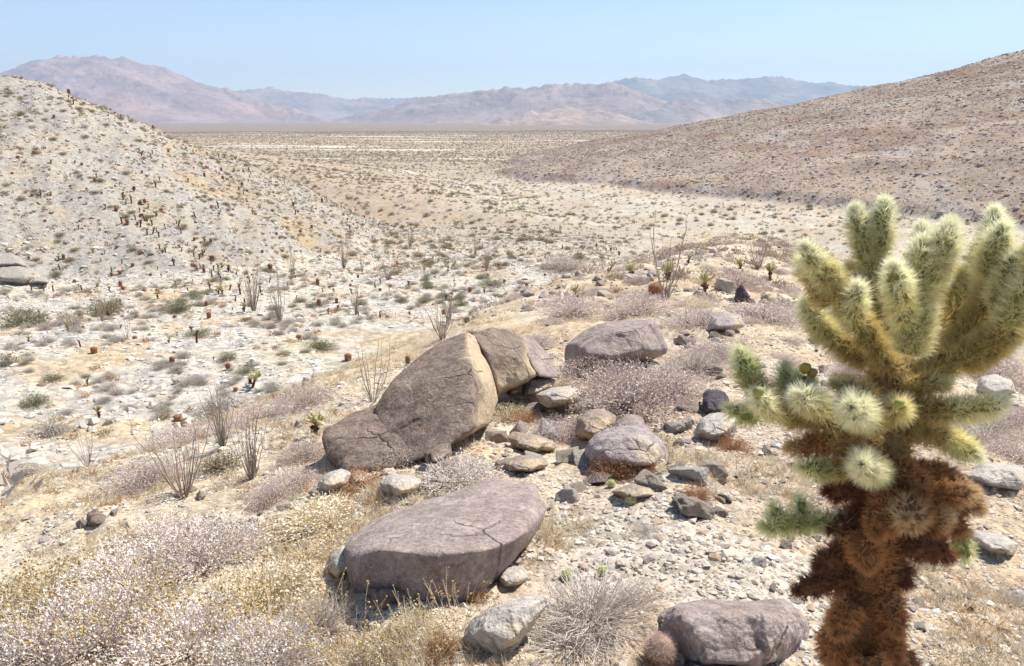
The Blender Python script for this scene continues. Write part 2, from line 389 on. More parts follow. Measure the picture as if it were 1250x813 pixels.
M_fruit = mat_tint('cactus_fruit', .1, .5, .2, 80, .1, .4)

# ------------------------------------------------------------------ ground meshes
def build_ground():
    az = np.concatenate([np.linspace(-180, -46, 60, endpoint=False), np.linspace(-46, 46, 840, endpoint=False), np.linspace(46, 180, 61)])
    az = R(1)*az; r = np.concatenate([[0.02, .5], np.geomspace(1.0, 22000, 1060)])
    A, Rr = np.meshgrid(az, r); X = Rr*np.sin(A); Y = Rr*np.cos(A)
    z, fl, sp, lh, rh, cliff = height(X.ravel(), Y.ravel(), True)
    x = X.ravel(); y = Y.ravel(); rr = Rr.ravel()
    n_b = fbm2(x/20, y/20, 4, 183); n1 = fbm2(x/35, y/35, 5, 101); n2 = fbm2(x/7, y/7, 4, 103); n3 = fbm2(x/160, y/420, 5, 107); n4 = fbm2(x/1.6, y/1.6, 4, 109)
    col = lambda *c: np.array(c)[None]
    def mx(a, b, t): return a*(1-t)[:,None]+b*t[:,None]
    wspur = sstep(-1.6, .6, sp-np.maximum(fl, lh)+n2*.8); wl = sstep(-.4, 1.6, lh-np.maximum(fl, sp)+n2*.7); wr = sstep(-.2, .8, rh-np.maximum(fl, sp))
    plain = mx(col(.43, .36, .275), col(.38, .31, .23), sstep(-.4, .5, n1))
    wash = mx(col(.48, .44, .37), col(.46, .37, .26), sstep(.0, .55, n2+.4*n1))
    washz = (1-sstep(120, 175, y+12*n1))*(1-sstep(0, 30, x))
    # braided pale river bed at the foot of the right hill
    dwash = np.abs((x-95)*.857+(y-235)*.515+26+10*n1)
    bench = sstep(-.3, 1.0, cones(x+9*fbm2(x/50, y/50, 3, 181), y, BENCH, None)+30+n_b)*sstep(150, 190, y-.0*x)*(rr < 800)
    plain = mx(plain, mx(col(.36, .29, .21), col(.41, .34, .26), sstep(-.3, .4, n2)), bench)
    river = (1-sstep(30, 95, dwash+26*n2))*sstep(-90, 10, x)*(1-sstep(90,190,np.abs(y-290)))*(.35+.65*sstep(-.1,.35,fbm2(x/14, y/14, 4, 171)))
    braid = sstep(.42, .56, fbm2(x/420+3, y/70+.002*x, 4, 121))*sstep(300, 500, rr)*(1-sstep(2600, 5000, rr))
    c = mx(plain, wash, np.clip(washz+river, 0, 1)); c = mx(c, col(.62, .56, .46), braid*.8)
    far = sstep(1500, 2500, rr+260*fbm2(x/900, y/300, 3, 151)); c = mx(c, col(.235, .185, .15), far*.92)
    tanspur = mx(col(.50, .405, .285), col(.44, .335, .23), sstep(-.2, .5, n2)); tanspur = mx(tanspur, col(.55, .49, .40), sstep(.1, .5, n4)*.6)
    hillc = mx(col(.36, .33, .28), col(.355, .29, .21), sstep(.05, .5, n1+.35*n2)); hillc = mx(hillc, col(.30, .28, .25), sstep(.2, .6, fbm2(x/5, y/12, 4, 131))*.7)
    rhc = mx(col(.335, .255, .20), col(.41, .325, .255), sstep(-.35, .35, n1+.3*n2)); rhc = mx(rhc, col(.27, .17, .115), sstep(.15, .5, fbm2(x/50+y/90, y/60, 4, 133))*.7)
    rhc = mx(rhc, col(.42, .37, .32), sstep(.35, .6, fbm2(x/28, y/45, 5, 137))*.75)
    c = mx(c, tanspur, wspur); c = mx(c, hillc, wl); c = mx(c, rhc, wr)
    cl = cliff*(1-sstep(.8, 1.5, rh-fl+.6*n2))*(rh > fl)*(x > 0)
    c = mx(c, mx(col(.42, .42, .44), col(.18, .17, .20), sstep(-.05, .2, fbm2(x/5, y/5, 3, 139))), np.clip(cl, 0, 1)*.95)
    mask = np.stack([(1-sstep(9, 26, rr)), np.clip(sstep(240, 700, rr)*(1-sstep(5000, 9000, rr))*(1-.6*braid)+wr*.55, 0, 1), sstep(7, 18, rr)*(1-sstep(220, 420, rr))*(1-.5*wspur)*(1-.35*wl)], 1)
    ni, nj = A.shape; i = np.arange(ni-1)[:,None]*nj; j = np.arange(nj-1)[None]
    F = np.stack([i+j, i+j+1, i+nj+j+1, i+nj+j], -1).reshape(-1, 4)
    V = np.stack([x, y, z], 1)
    zone = np.where(wspur > .5, 0, np.where(wl > .5, 2, np.where(wr > .5, 3, np.where(washz > .5, 1, 4))))
    fz = zone[F[:,0]]
    for k, nm in enumerate(['ground', 'wash', 'hill_left', 'hill_right', 'plain']):
        f = F[fz == k]; u, inv = np.unique(f, return_inverse=True)
        me = make_mesh(nm, V[u], inv.reshape(f.shape), {'base': c[u], 'mask': mask[u]}, True, [M_ground])
        tag(link(nm, me), kind='structure')
    # visibility table for the scatter: running maximum of slope along each azimuth
    global VA, VR, VM
    VA, VR = az, r; sl = (V[:,2]/np.maximum(rr, .01)).reshape(ni, nj); VM = np.maximum.accumulate(sl, axis=0)
build_ground()
def visible(p, h):
    r = np.hypot(p[:,0], p[:,1]); a = np.arctan2(p[:,0], p[:,1])
    i = np.clip(np.searchsorted(VR, r*.97)-1, 0, len(VR)-1); j = np.clip(np.searchsorted(VA, a), 0, len(VA)-1)
    return (p[:,2]+h)/np.maximum(r, .01) > VM[i, j]
def inframe(p, mar=0):
    px, py, d = project(p); return (px > -mar) & (px < W0+mar) & (py > -mar) & (py < H0+mar) & (p[:,1] > .5)

# ------------------------------------------------------------------ mountains
def mountain(sil, slope, base, a0, a1, r0, r1, amp, seed, col, wl=900., foot=1.0):
    """sil = (photo px, photo py, distance in m) along a crest"""
    crest = dense([tuple(P(px, py, t)) for px, py, t in sil], 120)
    az = R(1)*np.linspace(a0, a1, int((a1-a0)/.06)); r = np.linspace(r0, r1, 150); A, Rr = np.meshgrid(az, r)
    x = (Rr*np.sin(A)).ravel(); y = (Rr*np.cos(A)).ravel()
    X = x+wl*.13*fbm2(x/wl, y/wl, 4, seed+1); Y = y+wl*.13*fbm2(x/wl, y/wl, 4, seed+2)
    z = cones(X, Y, crest, lambda d: slope*d/(1+d/9000.))
    top = np.clip((z-base)/250, 0, 1); rg = ridged(x/wl, y/wl, 6, seed)
    z = z+.8*amp*(rg-1.0)*top
    z = smax(z, base-4+0*z, 8); m = z.reshape(A.shape)
    z = np.where(z < base, base-4, z)
    ni, nj = A.shape; i = np.arange(ni-1)[:,None]*nj; j = np.arange(nj-1)[None]
    F = np.stack([i+j, i+j+1, i+nj+j+1, i+nj+j], -1).reshape(-1, 4)
    n = fbm2(x/700, y/700, 4, seed+9); c = 1.3*(np.array(col[0])*(1-sstep(-.3, .4, n))[:,None]+np.array(col[1])*sstep(-.3, .4, n)[:,None])
    me = make_mesh('mountain', np.stack([x, y, z], 1), F, {'base': c}, True, [M_mtn]); o = link('mountain', me); tag(o, kind='structure'); return o
mountain([(-330,70,15500),(-160,62,15500),(-40,75,15500),(5,82,15500),(35,79,15500),(70,92,15500)], .5, -30, -50, -20, 12500, 16800, 45, 501, ((.26, .22, .2), (.3, .27, .26)))
mountain([(-60,120,11000),(10,96,10600),(38,80,10400),(68,66,10300),(100,67,10200),(128,66,10200),(150,65,10200),(166,72,10200),(186,85,10200),(200,84,10200),(225,96,10200),(265,107,10200),(330,125,9800),(380,140,9500)], .42, -30, -45, -8, 6600, 13500, 52, 521, ((.23, .165, .15), (.28, .205, .18)))
mountain([(250,116,14500),(300,108,14500),(330,106,14500),(370,112,14500),(430,120,14600),(480,117,14600),(530,120,14800)], .36, -30, -24, 6, 10500, 17000, 35, 541, ((.2, .165, .15), (.27, .22, .2)))
mountain([(430,141,9600),(480,128,9400),(540,116,9200),(600,106,9000),(650,101,8900),(690,102,8800),(720,103,8700),(745,101,8600),(775,108,8400),(805,118,8200),(850,132,7900)], .40, -30, -18, 20, 5700, 11800, 50, 561, ((.22, .165, .145), (.28, .22, .19)))
mountain([(700,106,13500),(750,98,13500),(775,94,13500),(805,97,13500),(835,91,13500),(860,97,13500),(900,96,13500),(930,92,13500),(968,94,13500),(1000,99,13500),(1045,103,13500),(1120,108,13500),(1300,104,13500)], .36, -30, 2, 40, 9800, 16500, 45, 581, ((.12, .13, .125), (.2, .18, .165)))
mountain([(730,150,7600),(790,132,7800),(830,120,8200),(880,118,8400),(930,122,8400),(985,128,8400),(1060,132,8400)], .40, -30, 4, 32, 5600, 10800, 45, 601, ((.2, .165, .15), (.26, .21, .185)))
mountain([(560,152,4700),(610,143,4850),(650,133,4950),(690,127,5000),(720,129,5000),(760,138,5000),(800,150,4900)], .36, -30, -6, 14, 3500, 6200, 26, 621, ((.22, .17, .15), (.27, .215, .185)), 420.)

# ------------------------------------------------------------------ haze
def haze():
    V = np.array([(x, y, z) for x in (-19000, 19000) for y in (-3000, 19500) for z in (-60, 1200)], float)
    F = np.array([(0,1,3,2),(4,6,7,5),(0,4,5,1),(2,3,7,6),(0,2,6,4),(1,5,7,3)])
    m = bpy.data.materials.new('haze_air'); m.use_nodes = True; t = m.node_tree; t.nodes.remove(t.nodes['Principled BSDF'])
    v = t.nodes.new('ShaderNodeVolumePrincipled'); v.inputs['Color'].default_value = (.66, .79, 1, 1); v.inputs['Density'].default_value = 7e-5; v.inputs['Anisotropy'].default_value = .1
    t.links.new(v.outputs[0], t.nodes['Material Output'].inputs['Volume'])
    me = make_mesh('haze', V, F, None, False, [m]); tag(link('haze', me), 'thin pale desert haze over the valley', 'haze', kind='stuff')
haze()

# ================================================================== OBJECTS
LANDMARKS = [(225,600,'the twin ocotillo clumps'), (30,385,'the big green bush'), (117,633,'the red-brown stone'), (500,490,'the huge split boulder'),
    (545,660,'the flat mauve boulder'), (745,415,'the low mauve boulder'), (815,340,'the bare ridge ocotillo'), (925,300,'the bushy ocotillo'),
    (890,770,'the round mauve boulder'), (1060,600,'the large cholla'), (310,355,'the upright dark ocotillo'), (415,320,'the slope-foot ocotillos'),
    (540,400,'the spreading ocotillo'), (390,515,'the yellow cholla cluster'), (255,660,'the white shrub'), (765,560,'the rusty dry bush'),
    (215,370,'the middle green bush'), (390,420,'the green mat bush'), (150,240,'the middle slope'), (50,150,'the slope top'), (300,260,'the long slope toe'),
    (600,300,'the tan flat'), (860,270,'the far river bed'), (1150,200,'the brown hill'), (20,320,'the grey outcrop')]
def where(p):
    px, py, d = project(p); px, py = float(px[0]), float(py[0])
    b = min(LANDMARKS, key=lambda L: (L[0]-px)**2+((L[1]-py)*1.6)**2); dx, dy = px-b[0], py-b[1]
    if abs(dx) > abs(dy)*1.6: rel = 'right of' if dx > 0 else 'left of'
    else: rel = 'in front of' if dy > 0 else 'behind'
    if abs(dx) < 14 and abs(dy) < 12: rel = 'close beside'
    return rel+' '+b[2]

# ------------------------------------------------------------------ boulders
_ws = {}
def boulder(name, label, pts, mat, sub=6, amp=.05, soft=40, freq=1.6, group=None, tanf=None, cat='boulder', sink=0, octs=6, cuts=9):
    seed = abs(hash(label)) % 997 if False else (sum(map(ord, label))*7) % 997
    V, F, c = rock_radial(pts, sub, soft, amp, freq, seed, octs, cuts)
    ta = np.zeros(len(V)) if tanf is None else np.clip(tanf(V+c), 0, 1)
    me = make_mesh(name, V, F, {'tan': ta[:,None]*np.ones((1, 3))}, True, [mat])
    o = link(name, me, None, tuple(c-np.array([0, 0, sink]))); tag(o, label, cat, group); return o
def lens(outline, anchor, thick, tilt=0., shrink=.55, tk=1.0, lift=0):
    """outline in photo px, standing on the ground under the anchor px; returns 3D hull points with depth"""
    g, t = ground_hit(*anchor); t = t*tk; cx = np.mean([p[0] for p in outline]); cy = np.mean([p[1] for p in outline]); out = []
    ymax = max(p[1] for p in outline); ymin = min(p[1] for p in outline)
    for px, py in outline:
        k = (py-(ymax+ymin)/2)/max(ymax-ymin, 1)          # lower points nearer
        out.append(P(px, py, t*(1-tilt*k)+thick*.5))
        fx, fy = cx+(px-cx)*shrink, cy+(py-cy)*shrink
        out.append(P(fx, fy, t*(1-tilt*k)+thick*.02)); out.append(P(fx, fy, t*(1-tilt*k)+thick))
    return out
# hero: flat mauve boulder
g, tR = ground_hit(501, 731)
def q(l, t): return [P(x, y, t*f) for x, y, f in l]
bR = boulder('flat_boulder', 'large flat-topped mauve boulder lying tilted on the sandy foreground', q([(420,668,1.10),(434,648,1.16),(467,628,1.22),(540,603,1.30),(600,583,1.36),(654,588,1.36),(670,620,1.26),(662,642,1.2),
    (428,682,1.05),(465,672,.99),(520,676,.955),(600,670,.985),(636,655,1.03),(432,726,1.06),(462,748,1.04),(505,750,1.0),(562,740,.995),(602,714,1.03),(640,672,1.12),(600,600,1.5),(640,610,1.5),(480,650,1.36),(600,700,1.25)], tR), M_mauve, 8, .020, 60, 2.2, cuts=3)
boulder('footing_boulder', 'brown undercut block wedged below the flat mauve boulder', lens([(436,715),(446,744),(472,756),(520,750),(575,738),(560,712),(500,710)], (480,756), .42, .0, .7, 1.03), M_brown, 7, .06, 30, 2.4)
# hero: the huge split boulder, built of its separate blocks
g, tA = ground_hit(540, 540)
def tanA(v):
    px, py, d = project(v); n_ = fbm3(v*3.5, 4, 5)
    return np.clip(sstep(-5, 8, px-(569+(py-414)*.13)+n_*15)+sstep(505, 520, py+n_*26)*sstep(500, 470, px)*0, 0, 1)*(.88+.12*n_)
boulder('split_boulder', 'huge dark-topped brown boulder with a pale tan right face', q([(455,498,.98),(470,470,1.0),(500,440,1.04),(535,415,1.08),(570,405,1.10),(584,410,1.16),(608,450,1.13),(614,470,1.10),(598,507,1.02),
    (578,520,.90),(540,548,.88),(490,572,.885),(462,574,.92),(600,520,1.0),(574,425,1.03),(577,460,.96),(500,470,.98),(540,540,1.05),(600,500,1.2),(590,430,1.25),(520,440,1.22),(490,500,1.2)], tA), M_brown, 8, .03, 50, 2.0, tanf=tanA, cuts=2)
boulder('block_boulder', 'dark brown block leaning on the left foot of the huge boulder', q([(393,525,1.0),(420,508,1.03),(468,486,1.06),(505,480,1.06),(520,560,.97),(398,575,.96),(440,578,.93),(476,572,.93),(500,548,.95),(420,530,1.15),(480,520,1.18),(480,570,1.15),(405,570,1.1)], tA*.955), M_brown, 7, .04, 40, 2.2, cuts=5)
def tanB(v): return sstep(-.02, .12, -(v[:,2]-P(600,440,tA*1.1)[2])+.12*fbm3(v*3, 3, 8))*.8
boulder('cracked_boulder', 'cracked brown boulder behind the right shoulder of the huge boulder', q([(572,404,1.16),(598,400,1.18),(622,402,1.2),(640,413,1.2),(656,458,1.14),(614,470,1.08),(600,490,1.14),(600,450,1.1),(590,425,1.09),(630,440,1.1),(600,410,1.4),(640,450,1.4)], tA), M_brown, 7, .07, 40, 2.6, tanf=tanB, cuts=5)
boulder('slab_boulder', 'narrow brown slab standing at the right end of the split boulders', q([(632,408,1.22),(652,414,1.24),(668,430,1.24),(684,462,1.18),(656,460,1.13),(646,440,1.15),(640,425,1.35),(670,455,1.35)], tA), M_mauve, 6, .04, 40, cuts=3)
for px in (
  ('fallen_boulder','pale grey block fallen in front of the narrow brown slab',[(640,458),(655,456),(680,461),(676,474),(652,486),(637,487)],(655,488),.4,M_greyrock),
  ('fallen_boulder','small tan block caught between the huge boulder and the grey block',[(612,466),(628,460),(642,462),(640,482),(622,486)],(626,488),.35,M_tanrock),
  ('fallen_boulder','flat pale block below the grey block with a shadowed notch',[(652,482),(672,473),(700,470),(712,480),(705,494),(668,498)],(680,500),.45,M_greyrock),
  ('low_boulder','long low mauve boulder with tan patches behind the lilac shrubs',[(686,443),(689,420),(712,404),(738,393),(775,390),(803,390),(812,408),(818,432),(760,450),(700,462)],(740,462),1.1,M_mauve),
  ('tan_boulder','tan boulder with a straight scored face beside the dark gap',[(702,536),(703,510),(718,500),(738,497),(753,508),(750,530),(725,540)],(726,541),.35,M_tanrock),
  ('brown_boulder','small rust-brown boulder peeping over the lilac mound',[(767,510),(768,492),(784,489),(793,497),(791,515),(778,522)],(780,523),.25,M_brown),
  ('mauve_mound_boulder','smooth lilac-grey boulder beside the rusty bush',[(711,551),(725,530),(748,519),(790,518),(810,535),(820,560),(812,578),(760,580),(722,572)],(765,582),.6,M_lilacrock),
  ('mauve_mound_boulder','pinkish pointed boulder between the tan one and the rust-brown one',[(741,533),(752,514),(766,504),(784,508),(793,526),(770,540)],(766,541),.3,M_mauve),
  ('shelf_boulder','flat shelf-like brown stone with dark shade below',[(618,534),(628,527),(655,529),(678,540),(681,549),(655,555),(628,548)],(650,558),.35,M_tanrock),
  ('shelf_boulder','flat grey-tan slab half buried above the flat mauve boulder',[(612,566),(630,555),(665,557),(672,568),(650,579),(618,578)],(645,580),.4,M_tanrock),
  ('brown_boulder','dark brown stone with a sharp upper edge near the huge boulder',[(516,553),(533,543),(550,540),(554,553),(540,566),(522,571)],(535,573),.25,M_brown),
  ('brown_boulder','low rounded brown stone just above the white shrub flowers',[(522,577),(540,562),(560,560),(562,574),(545,592),(525,594)],(540,596),.3,M_brown),
  ('pale_boulder','bright grey-white rock casting a dark shadow left of the flat boulder',[(461,590),(476,579),(505,580),(519,588),(511,601),(486,609),(468,602)],(490,610),.28,M_greyrock),
  ('pale_boulder','cream rock half sunk beneath the leaning brown block',[(386,590),(398,577),(418,571),(430,577),(424,596),(394,603)],(405,605),.3,M_greyrock),
  ('pale_boulder','small cream stone between the cream rock and the leaning block',[(425,580),(438,573),(450,577),(450,590),(432,594)],(438,596),.2,M_tanrock),
  ('dark_slab','dark upright slate slab behind the grey rock',[(858,505),(857,482),(864,474),(884,477),(892,490),(886,506),(870,510)],(872,511),.2,M_dark),
  ('grey_boulder','light grey boulder below the dark upright slab',[(844,530),(850,512),(866,504),(892,502),(905,514),(900,532),(868,542)],(872,543),.35,M_greyrock),
  ('grey_boulder','cracked white-grey rock in the shade of the twiggy shrub at the bottom',[(556,785),(572,758),(602,736),(640,724),(668,727),(664,752),(640,790),(600,815)],(600,815),.3,M_greyrock),
  ('grey_boulder','small grey rock touching the right foot of the flat boulder',[(604,706),(612,694),(640,690),(648,702),(640,716),(616,720)],(626,721),.18,M_greyrock),
  ('pale_boulder','white rounded rock left of the flat mauve boulder',[(396,700),(402,676),(418,664),(432,672),(430,700),(412,712)],(412,713),.3,M_greyrock),
  ('mauve_mound_boulder','large round mauve boulder with a broken face at the lower edge',[(795,752),(815,733),(850,727),(900,726),(955,729),(985,748),(994,770),(985,815),(930,840),(830,838),(800,800)],(890,838),.55,M_mauve),
  ('dark_slab','blue-black shaded stone at the very bottom below the round boulder',[(818,822),(832,806),(868,798),(910,800),(932,815),(925,840),(850,845)],(875,846),.2,M_dark),  # dark rock shape put here in place of a shadow
  ('red_stone','angular red-brown stone lying alone in the white wash',[(102,643),(105,627),(118,620),(132,629),(136,642),(118,645)],(118,646),.7,M_brown),
  ('outcrop_rock','broad layered grey outcrop at the left edge where the pale slope ends',[(-12,346),(-12,328),(6,320),(30,326),(44,338),(30,347)],(15,347),2.5,M_outcrop),
  ('outcrop_rock','upper ledge of the grey outcrop at the left edge',[(-12,328),(-10,312),(10,306),(26,314),(34,326)],(10,328),2.5,M_outcrop),
  ('outcrop_rock','narrow right end of the grey outcrop tapering into the slope',[(36,346),(42,336),(56,338),(62,346)],(50,348),2,M_outcrop),
  ('ridge_boulder','grey-mauve boulder cluster left of the small charred stump',[(862,404),(868,386),(885,380),(905,384),(910,398),(885,408)],(885,408),.9,M_lilacrock),
  ('grey_boulder','flat grey rock with a dark underside right of the large cholla',[(1178,655),(1190,647),(1225,652),(1246,664),(1240,680),(1205,678)],(1212,683),.3,M_greyrock),
  ('grey_boulder','stacked grey slabs near the right edge beside the cholla',[(1172,580),(1200,563),(1248,568),(1262,590),(1250,604),(1200,596)],(1215,606),.5,M_greyrock),
  ('grey_boulder','pale grey rock under the dry shrubs at the right edge',[(1190,478),(1196,460),(1215,456),(1238,464),(1242,480),(1215,487)],(1216,488),.6,M_greyrock),
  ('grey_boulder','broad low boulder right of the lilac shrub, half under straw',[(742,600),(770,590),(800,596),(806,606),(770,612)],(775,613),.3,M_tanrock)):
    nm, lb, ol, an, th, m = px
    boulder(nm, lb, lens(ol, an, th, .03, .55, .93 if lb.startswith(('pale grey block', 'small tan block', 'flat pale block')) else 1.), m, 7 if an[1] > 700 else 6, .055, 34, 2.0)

# ------------------------------------------------------------------ plant prototypes
def dome_pts(n, r, h, lo=.0, shell=.65):
    a = rng.random(n)*2*np.pi; e = np.arcsin(lo+(1-lo)*rng.random(n)); k = shell+(1-shell)*rng.random(n)**.7
    d = np.stack([np.cos(a)*np.cos(e), np.sin(a)*np.cos(e), np.sin(e)], 1)
    lump = 1+.22*fbm3(d*2.2+rng.random()*50, 3, int(rng.integers(999)))
    p = d*(k*lump)[:,None]*np.array([r, r, h]); return p, d
def twig_dome(acc, n, r, h, rad, col, kink=.35, seg=5, sides=3):
    for i in range(n):
        a = rng.random()*2*np.pi; e = np.arcsin(.08+.92*rng.random()); d = np.array([np.cos(a)*np.cos(e), np.sin(a)*np.cos(e), np.sin(e)])
        L = .75+.35*rng.random(); st = np.array([0, 0, .0]) if rng.random() < .5 else d*.35*rng.random()
        s = np.linspace(0, 1, seg)[:,None]; pa = st+(d*L-st)*s+np.cumsum(rng.normal(size=(seg, 3))*kink/seg, 0)*s
        pa = pa*np.array([r, r, h]); pa[:,2] = np.maximum(pa[:,2], -.02)
        V, F = tube(pa, rad*np.linspace(1.3, .5, seg), sides); acc.add(V, F, np.array(col)*(.8+.4*rng.random()))
def shrub(name, r, h, nleaf, ntwig, lcols, tcol, lsz=.016, twr=.0022, up=.5, seeds=0, seedcol=(.45, .3, .12), shell=.5, curl=.8):
    """returns (twig mesh, leaf mesh) for one dry shrub"""
    a = Acc(); twig_dome(a, ntwig, r, h, twr, tcol)
    b = Acc(); p, d = dome_pts(nleaf, r, h, 0, shell); D = unit(d+rng.normal(size=d.shape)*.8+np.array([0, 0, up]))
    L = lsz*(.6+.8*rng.random(nleaf)); V, F = leaves(p, D, L, L*.28, curl)
    ci = rng.integers(0, len(lcols), nleaf); c = np.array(lcols)[ci]*(.85+.3*rng.random((nleaf, 1))); b.add(V, F, np.repeat(c, 4, 0))
    if seeds:
        p, d = dome_pts(seeds, r*1.05, h*1.1, .1, .9); V0, F0 = ico(1); s = .006*(.6+.8*rng.random(seeds))
        V = (V0[None]*s[:,None,None]+p[:,None]).reshape(-1, 3); F = (F0[None]+np.arange(seeds)[:,None,None]*len(V0)).reshape(-1, 3)
        b.add(V, F, np.array(seedcol)*1.0)
        for q_ in p[::3]: b.add(*tube([q_*np.array([.6, .6, .3]), q_*.85, q_], .0012, 3), np.array(seedcol)*1.2)
    return a.mesh(name+'_twigs', M_twig), b.mesh(name+'_leaves', M_leaf)
class Kind:
    """a thing built once from part meshes and copied"""
    def __init__(s, name, parts, cat): s.name = name; s.parts = parts; s.cat = cat; s.first = None
    def place(s, p, rz, sc, label, group=None, tilt=None, parts=True):
        r = bpy.data.objects.new(s.name, None); C.objects.link(r); r.location = tuple(p); r.rotation_euler = (0 if tilt is None else tilt[0], 0 if tilt is None else tilt[1], rz)
        r.scale = (sc,)*3 if np.isscalar(sc) else tuple(sc); r.empty_display_size = .1
        tag(r, label, s.cat, group)
        for nm, me, loc in s.parts:
            o = bpy.data.objects.new(nm, me); C.objects.link(o); o.parent = r; o.location = loc
            if nm == 'seed_heads': o['kind'] = 'stuff'
        return r
LIL = [(.76,.64,.58), (.68,.55,.49), (.84,.74,.68), (.54,.42,.36)]
WHT = [(.84,.77,.68), (.76,.67,.59), (.88,.83,.76), (.66,.54,.44)]
STR = [(.76,.65,.46), (.82,.74,.58), (.64,.49,.30)]
GRY = [(.60,.54,.45), (.68,.62,.52), (.48,.42,.35)]
def mk_shrubs(name, cat, specs):
    out = []
    for sp in specs:
        t, l = shrub(name, **sp); out.append(Kind(name, [('twigs', t, (0,0,0)), ('leaves', l, (0,0,0))], cat))
    return out
K_white = mk_shrubs('white_shrub', 'dry shrub', [dict(r=.36, h=.27, nleaf=4200, ntwig=300, lcols=[(.84,.75,.70), (.76,.64,.60), (.90,.83,.78), (.70,.57,.50)]+STR[1:2], tcol=(.78,.69,.60), seeds=s, lsz=.019, twr=.0026, shell=.6) for s in (20, 160, 90)])
K_lilac = mk_shrubs('lilac_shrub', 'dry shrub', [dict(r=.45, h=.33, nleaf=4600, ntwig=240, lcols=LIL, tcol=(.45,.36,.30), lsz=.018) for s in range(3)])
K_twig = mk_shrubs('twiggy_shrub', 'dry shrub', [dict(r=.34, h=.26, nleaf=1100, ntwig=420, lcols=[(.5,.42,.34), (.6,.52,.42)], tcol=(.60,.52,.45), lsz=.012, twr=.002) for s in range(2)])
K_rust = mk_shrubs('rusty_shrub', 'dry shrub', [dict(r=.26, h=.2, nleaf=1300, ntwig=260, lcols=[(.40,.21,.09), (.50,.30,.14), (.33,.16,.08)], tcol=(.36,.19,.10), lsz=.013, twr=.0018, seeds=120, seedcol=(.42,.22,.1)) for s in range(2)])
K_straw = mk_shrubs('straw_shrub', 'dry shrub', [dict(r=.3, h=.24, nleaf=1500, ntwig=240, lcols=STR, tcol=(.74,.62,.44), lsz=.02, twr=.0016, seeds=40) for s in range(2)])
K_grey = mk_shrubs('grey_bush', 'dry bush', [dict(r=.7, h=.55, nleaf=900, ntwig=260, lcols=GRY, tcol=(.46,.41,.36), lsz=.05, twr=.005, up=1, shell=.35) for s in range(4)])
K_green = mk_shrubs('green_bush', 'green bush', [dict(r=.9, h=.75, nleaf=1500, ntwig=140, lcols=[(.25,.27,.15), (.33,.34,.20), (.19,.21,.12), (.42,.39,.25)], tcol=(.22,.18,.13), lsz=.07, twr=.007, up=1, shell=.35, curl=.3) for s in range(3)])
K_olive = mk_shrubs('olive_bush', 'desert bush', [dict(r=.8, h=.65, nleaf=1000, ntwig=160, lcols=[(.38,.33,.18), (.46,.40,.23), (.28,.24,.13), (.52,.45,.30)], tcol=(.26,.2,.14), lsz=.07, twr=.007, up=1, shell=.35, curl=.3) for s in range(3)])

def ocotillo(n, h, spread, seed, rad=.0155, sway=.5):
    r = np.random.default_rng(seed); a = Acc(); parts = []
    for i in range(n):
        az = i*2.399+r.random()*.6; sp = spread*(.15+.95*r.random()); L = h*(.45+.6*r.random()); s = np.linspace(0, 1, 11)
        out = sp*np.sin(s*1.25)/np.sin(1.25)*L*.75; zz = L*np.sqrt(np.maximum(s**2-(out/L)**2*.6, 0)*.999+1e-6)
        w = np.cumsum(r.normal(size=(11, 2))*sway*L/28, 0)*s[:,None]
        pa = np.stack([np.cos(az)*(out+.05)+w[:,0], np.sin(az)*(out+.05)+w[:,1], zz-.08], 1)
        b = Acc(); b.add(*tube(pa, rad*(.8+.4*r.random())*np.linspace(1.25, .4, 11), 5), np.array((.36, .30, .235))*(.7+.6*r.random()))
        # spines and dry leaf stubs along the cane
        m = 46; q_ = r.random(m); idx = (q_*9.99).astype(int); B = pa[idx]+(pa[np.minimum(idx+1, 10)]-pa[idx])*(q_*9.99-idx)[:,None]
        b.add(*spikes(B, unit(r.normal(size=(m, 3))+np.array([0, 0, .6])), .05*(.6+r.random(m)), np.full(m, .004)), np.array((.36, .31, .24)))
        parts.append(('cane', b.mesh('ocotillo_cane', M_twig), (0,0,0)))
    return Kind('ocotillo', parts, 'ocotillo')
K_oco = [ocotillo(24, 3.1, .52, 1), ocotillo(28, 2.9, .36, 2), ocotillo(11, 3.0, .6, 3), ocotillo(16, 3.2, .24, 4, .015)]

def stalks(seed, n=46, h=.34):
    r = np.random.default_rng(seed); a = Acc(); b = Acc(); V0, F0 = ico(1)
    for i in range(n):
        az = r.random()*6.28; o = r.random()*.14; L = h*(.5+.6*r.random()); q_ = np.linspace(0, 1, 5)[:,None]; d = np.array([np.cos(az)*(.2+.5*r.random()), np.sin(az)*(.2+.5*r.random()), 1.])
        pa = np.array([np.cos(az)*o, np.sin(az)*o, -.01])+d*q_*L+np.cumsum(r.normal(size=(5, 3))*.012, 0); a.add(*tube(pa, np.linspace(.0016, .0009, 5), 3), np.array((.78,.64,.42))*(.8+.3*r.random()))
        for e in range(int(r.integers(1, 5))):
            c_ = pa[-1-int(r.integers(0, 2))]+r.normal(size=3)*.014; b.add(V0*(.004+.005*r.random())+c_, F0, np.array((.60,.43,.17))*(.7+.5*r.random()))
            a.add(*tube([pa[-2], c_], .0008, 3), (.74,.6,.4))
    return Kind('seed_stalks', [('stems', a.mesh('stalk_stems', M_twig), (0,0,0)), ('seed_heads', b.mesh('stalk_heads', M_leaf), (0,0,0))], 'dry plant')
K_stk = [stalks(s) for s in range(3)]
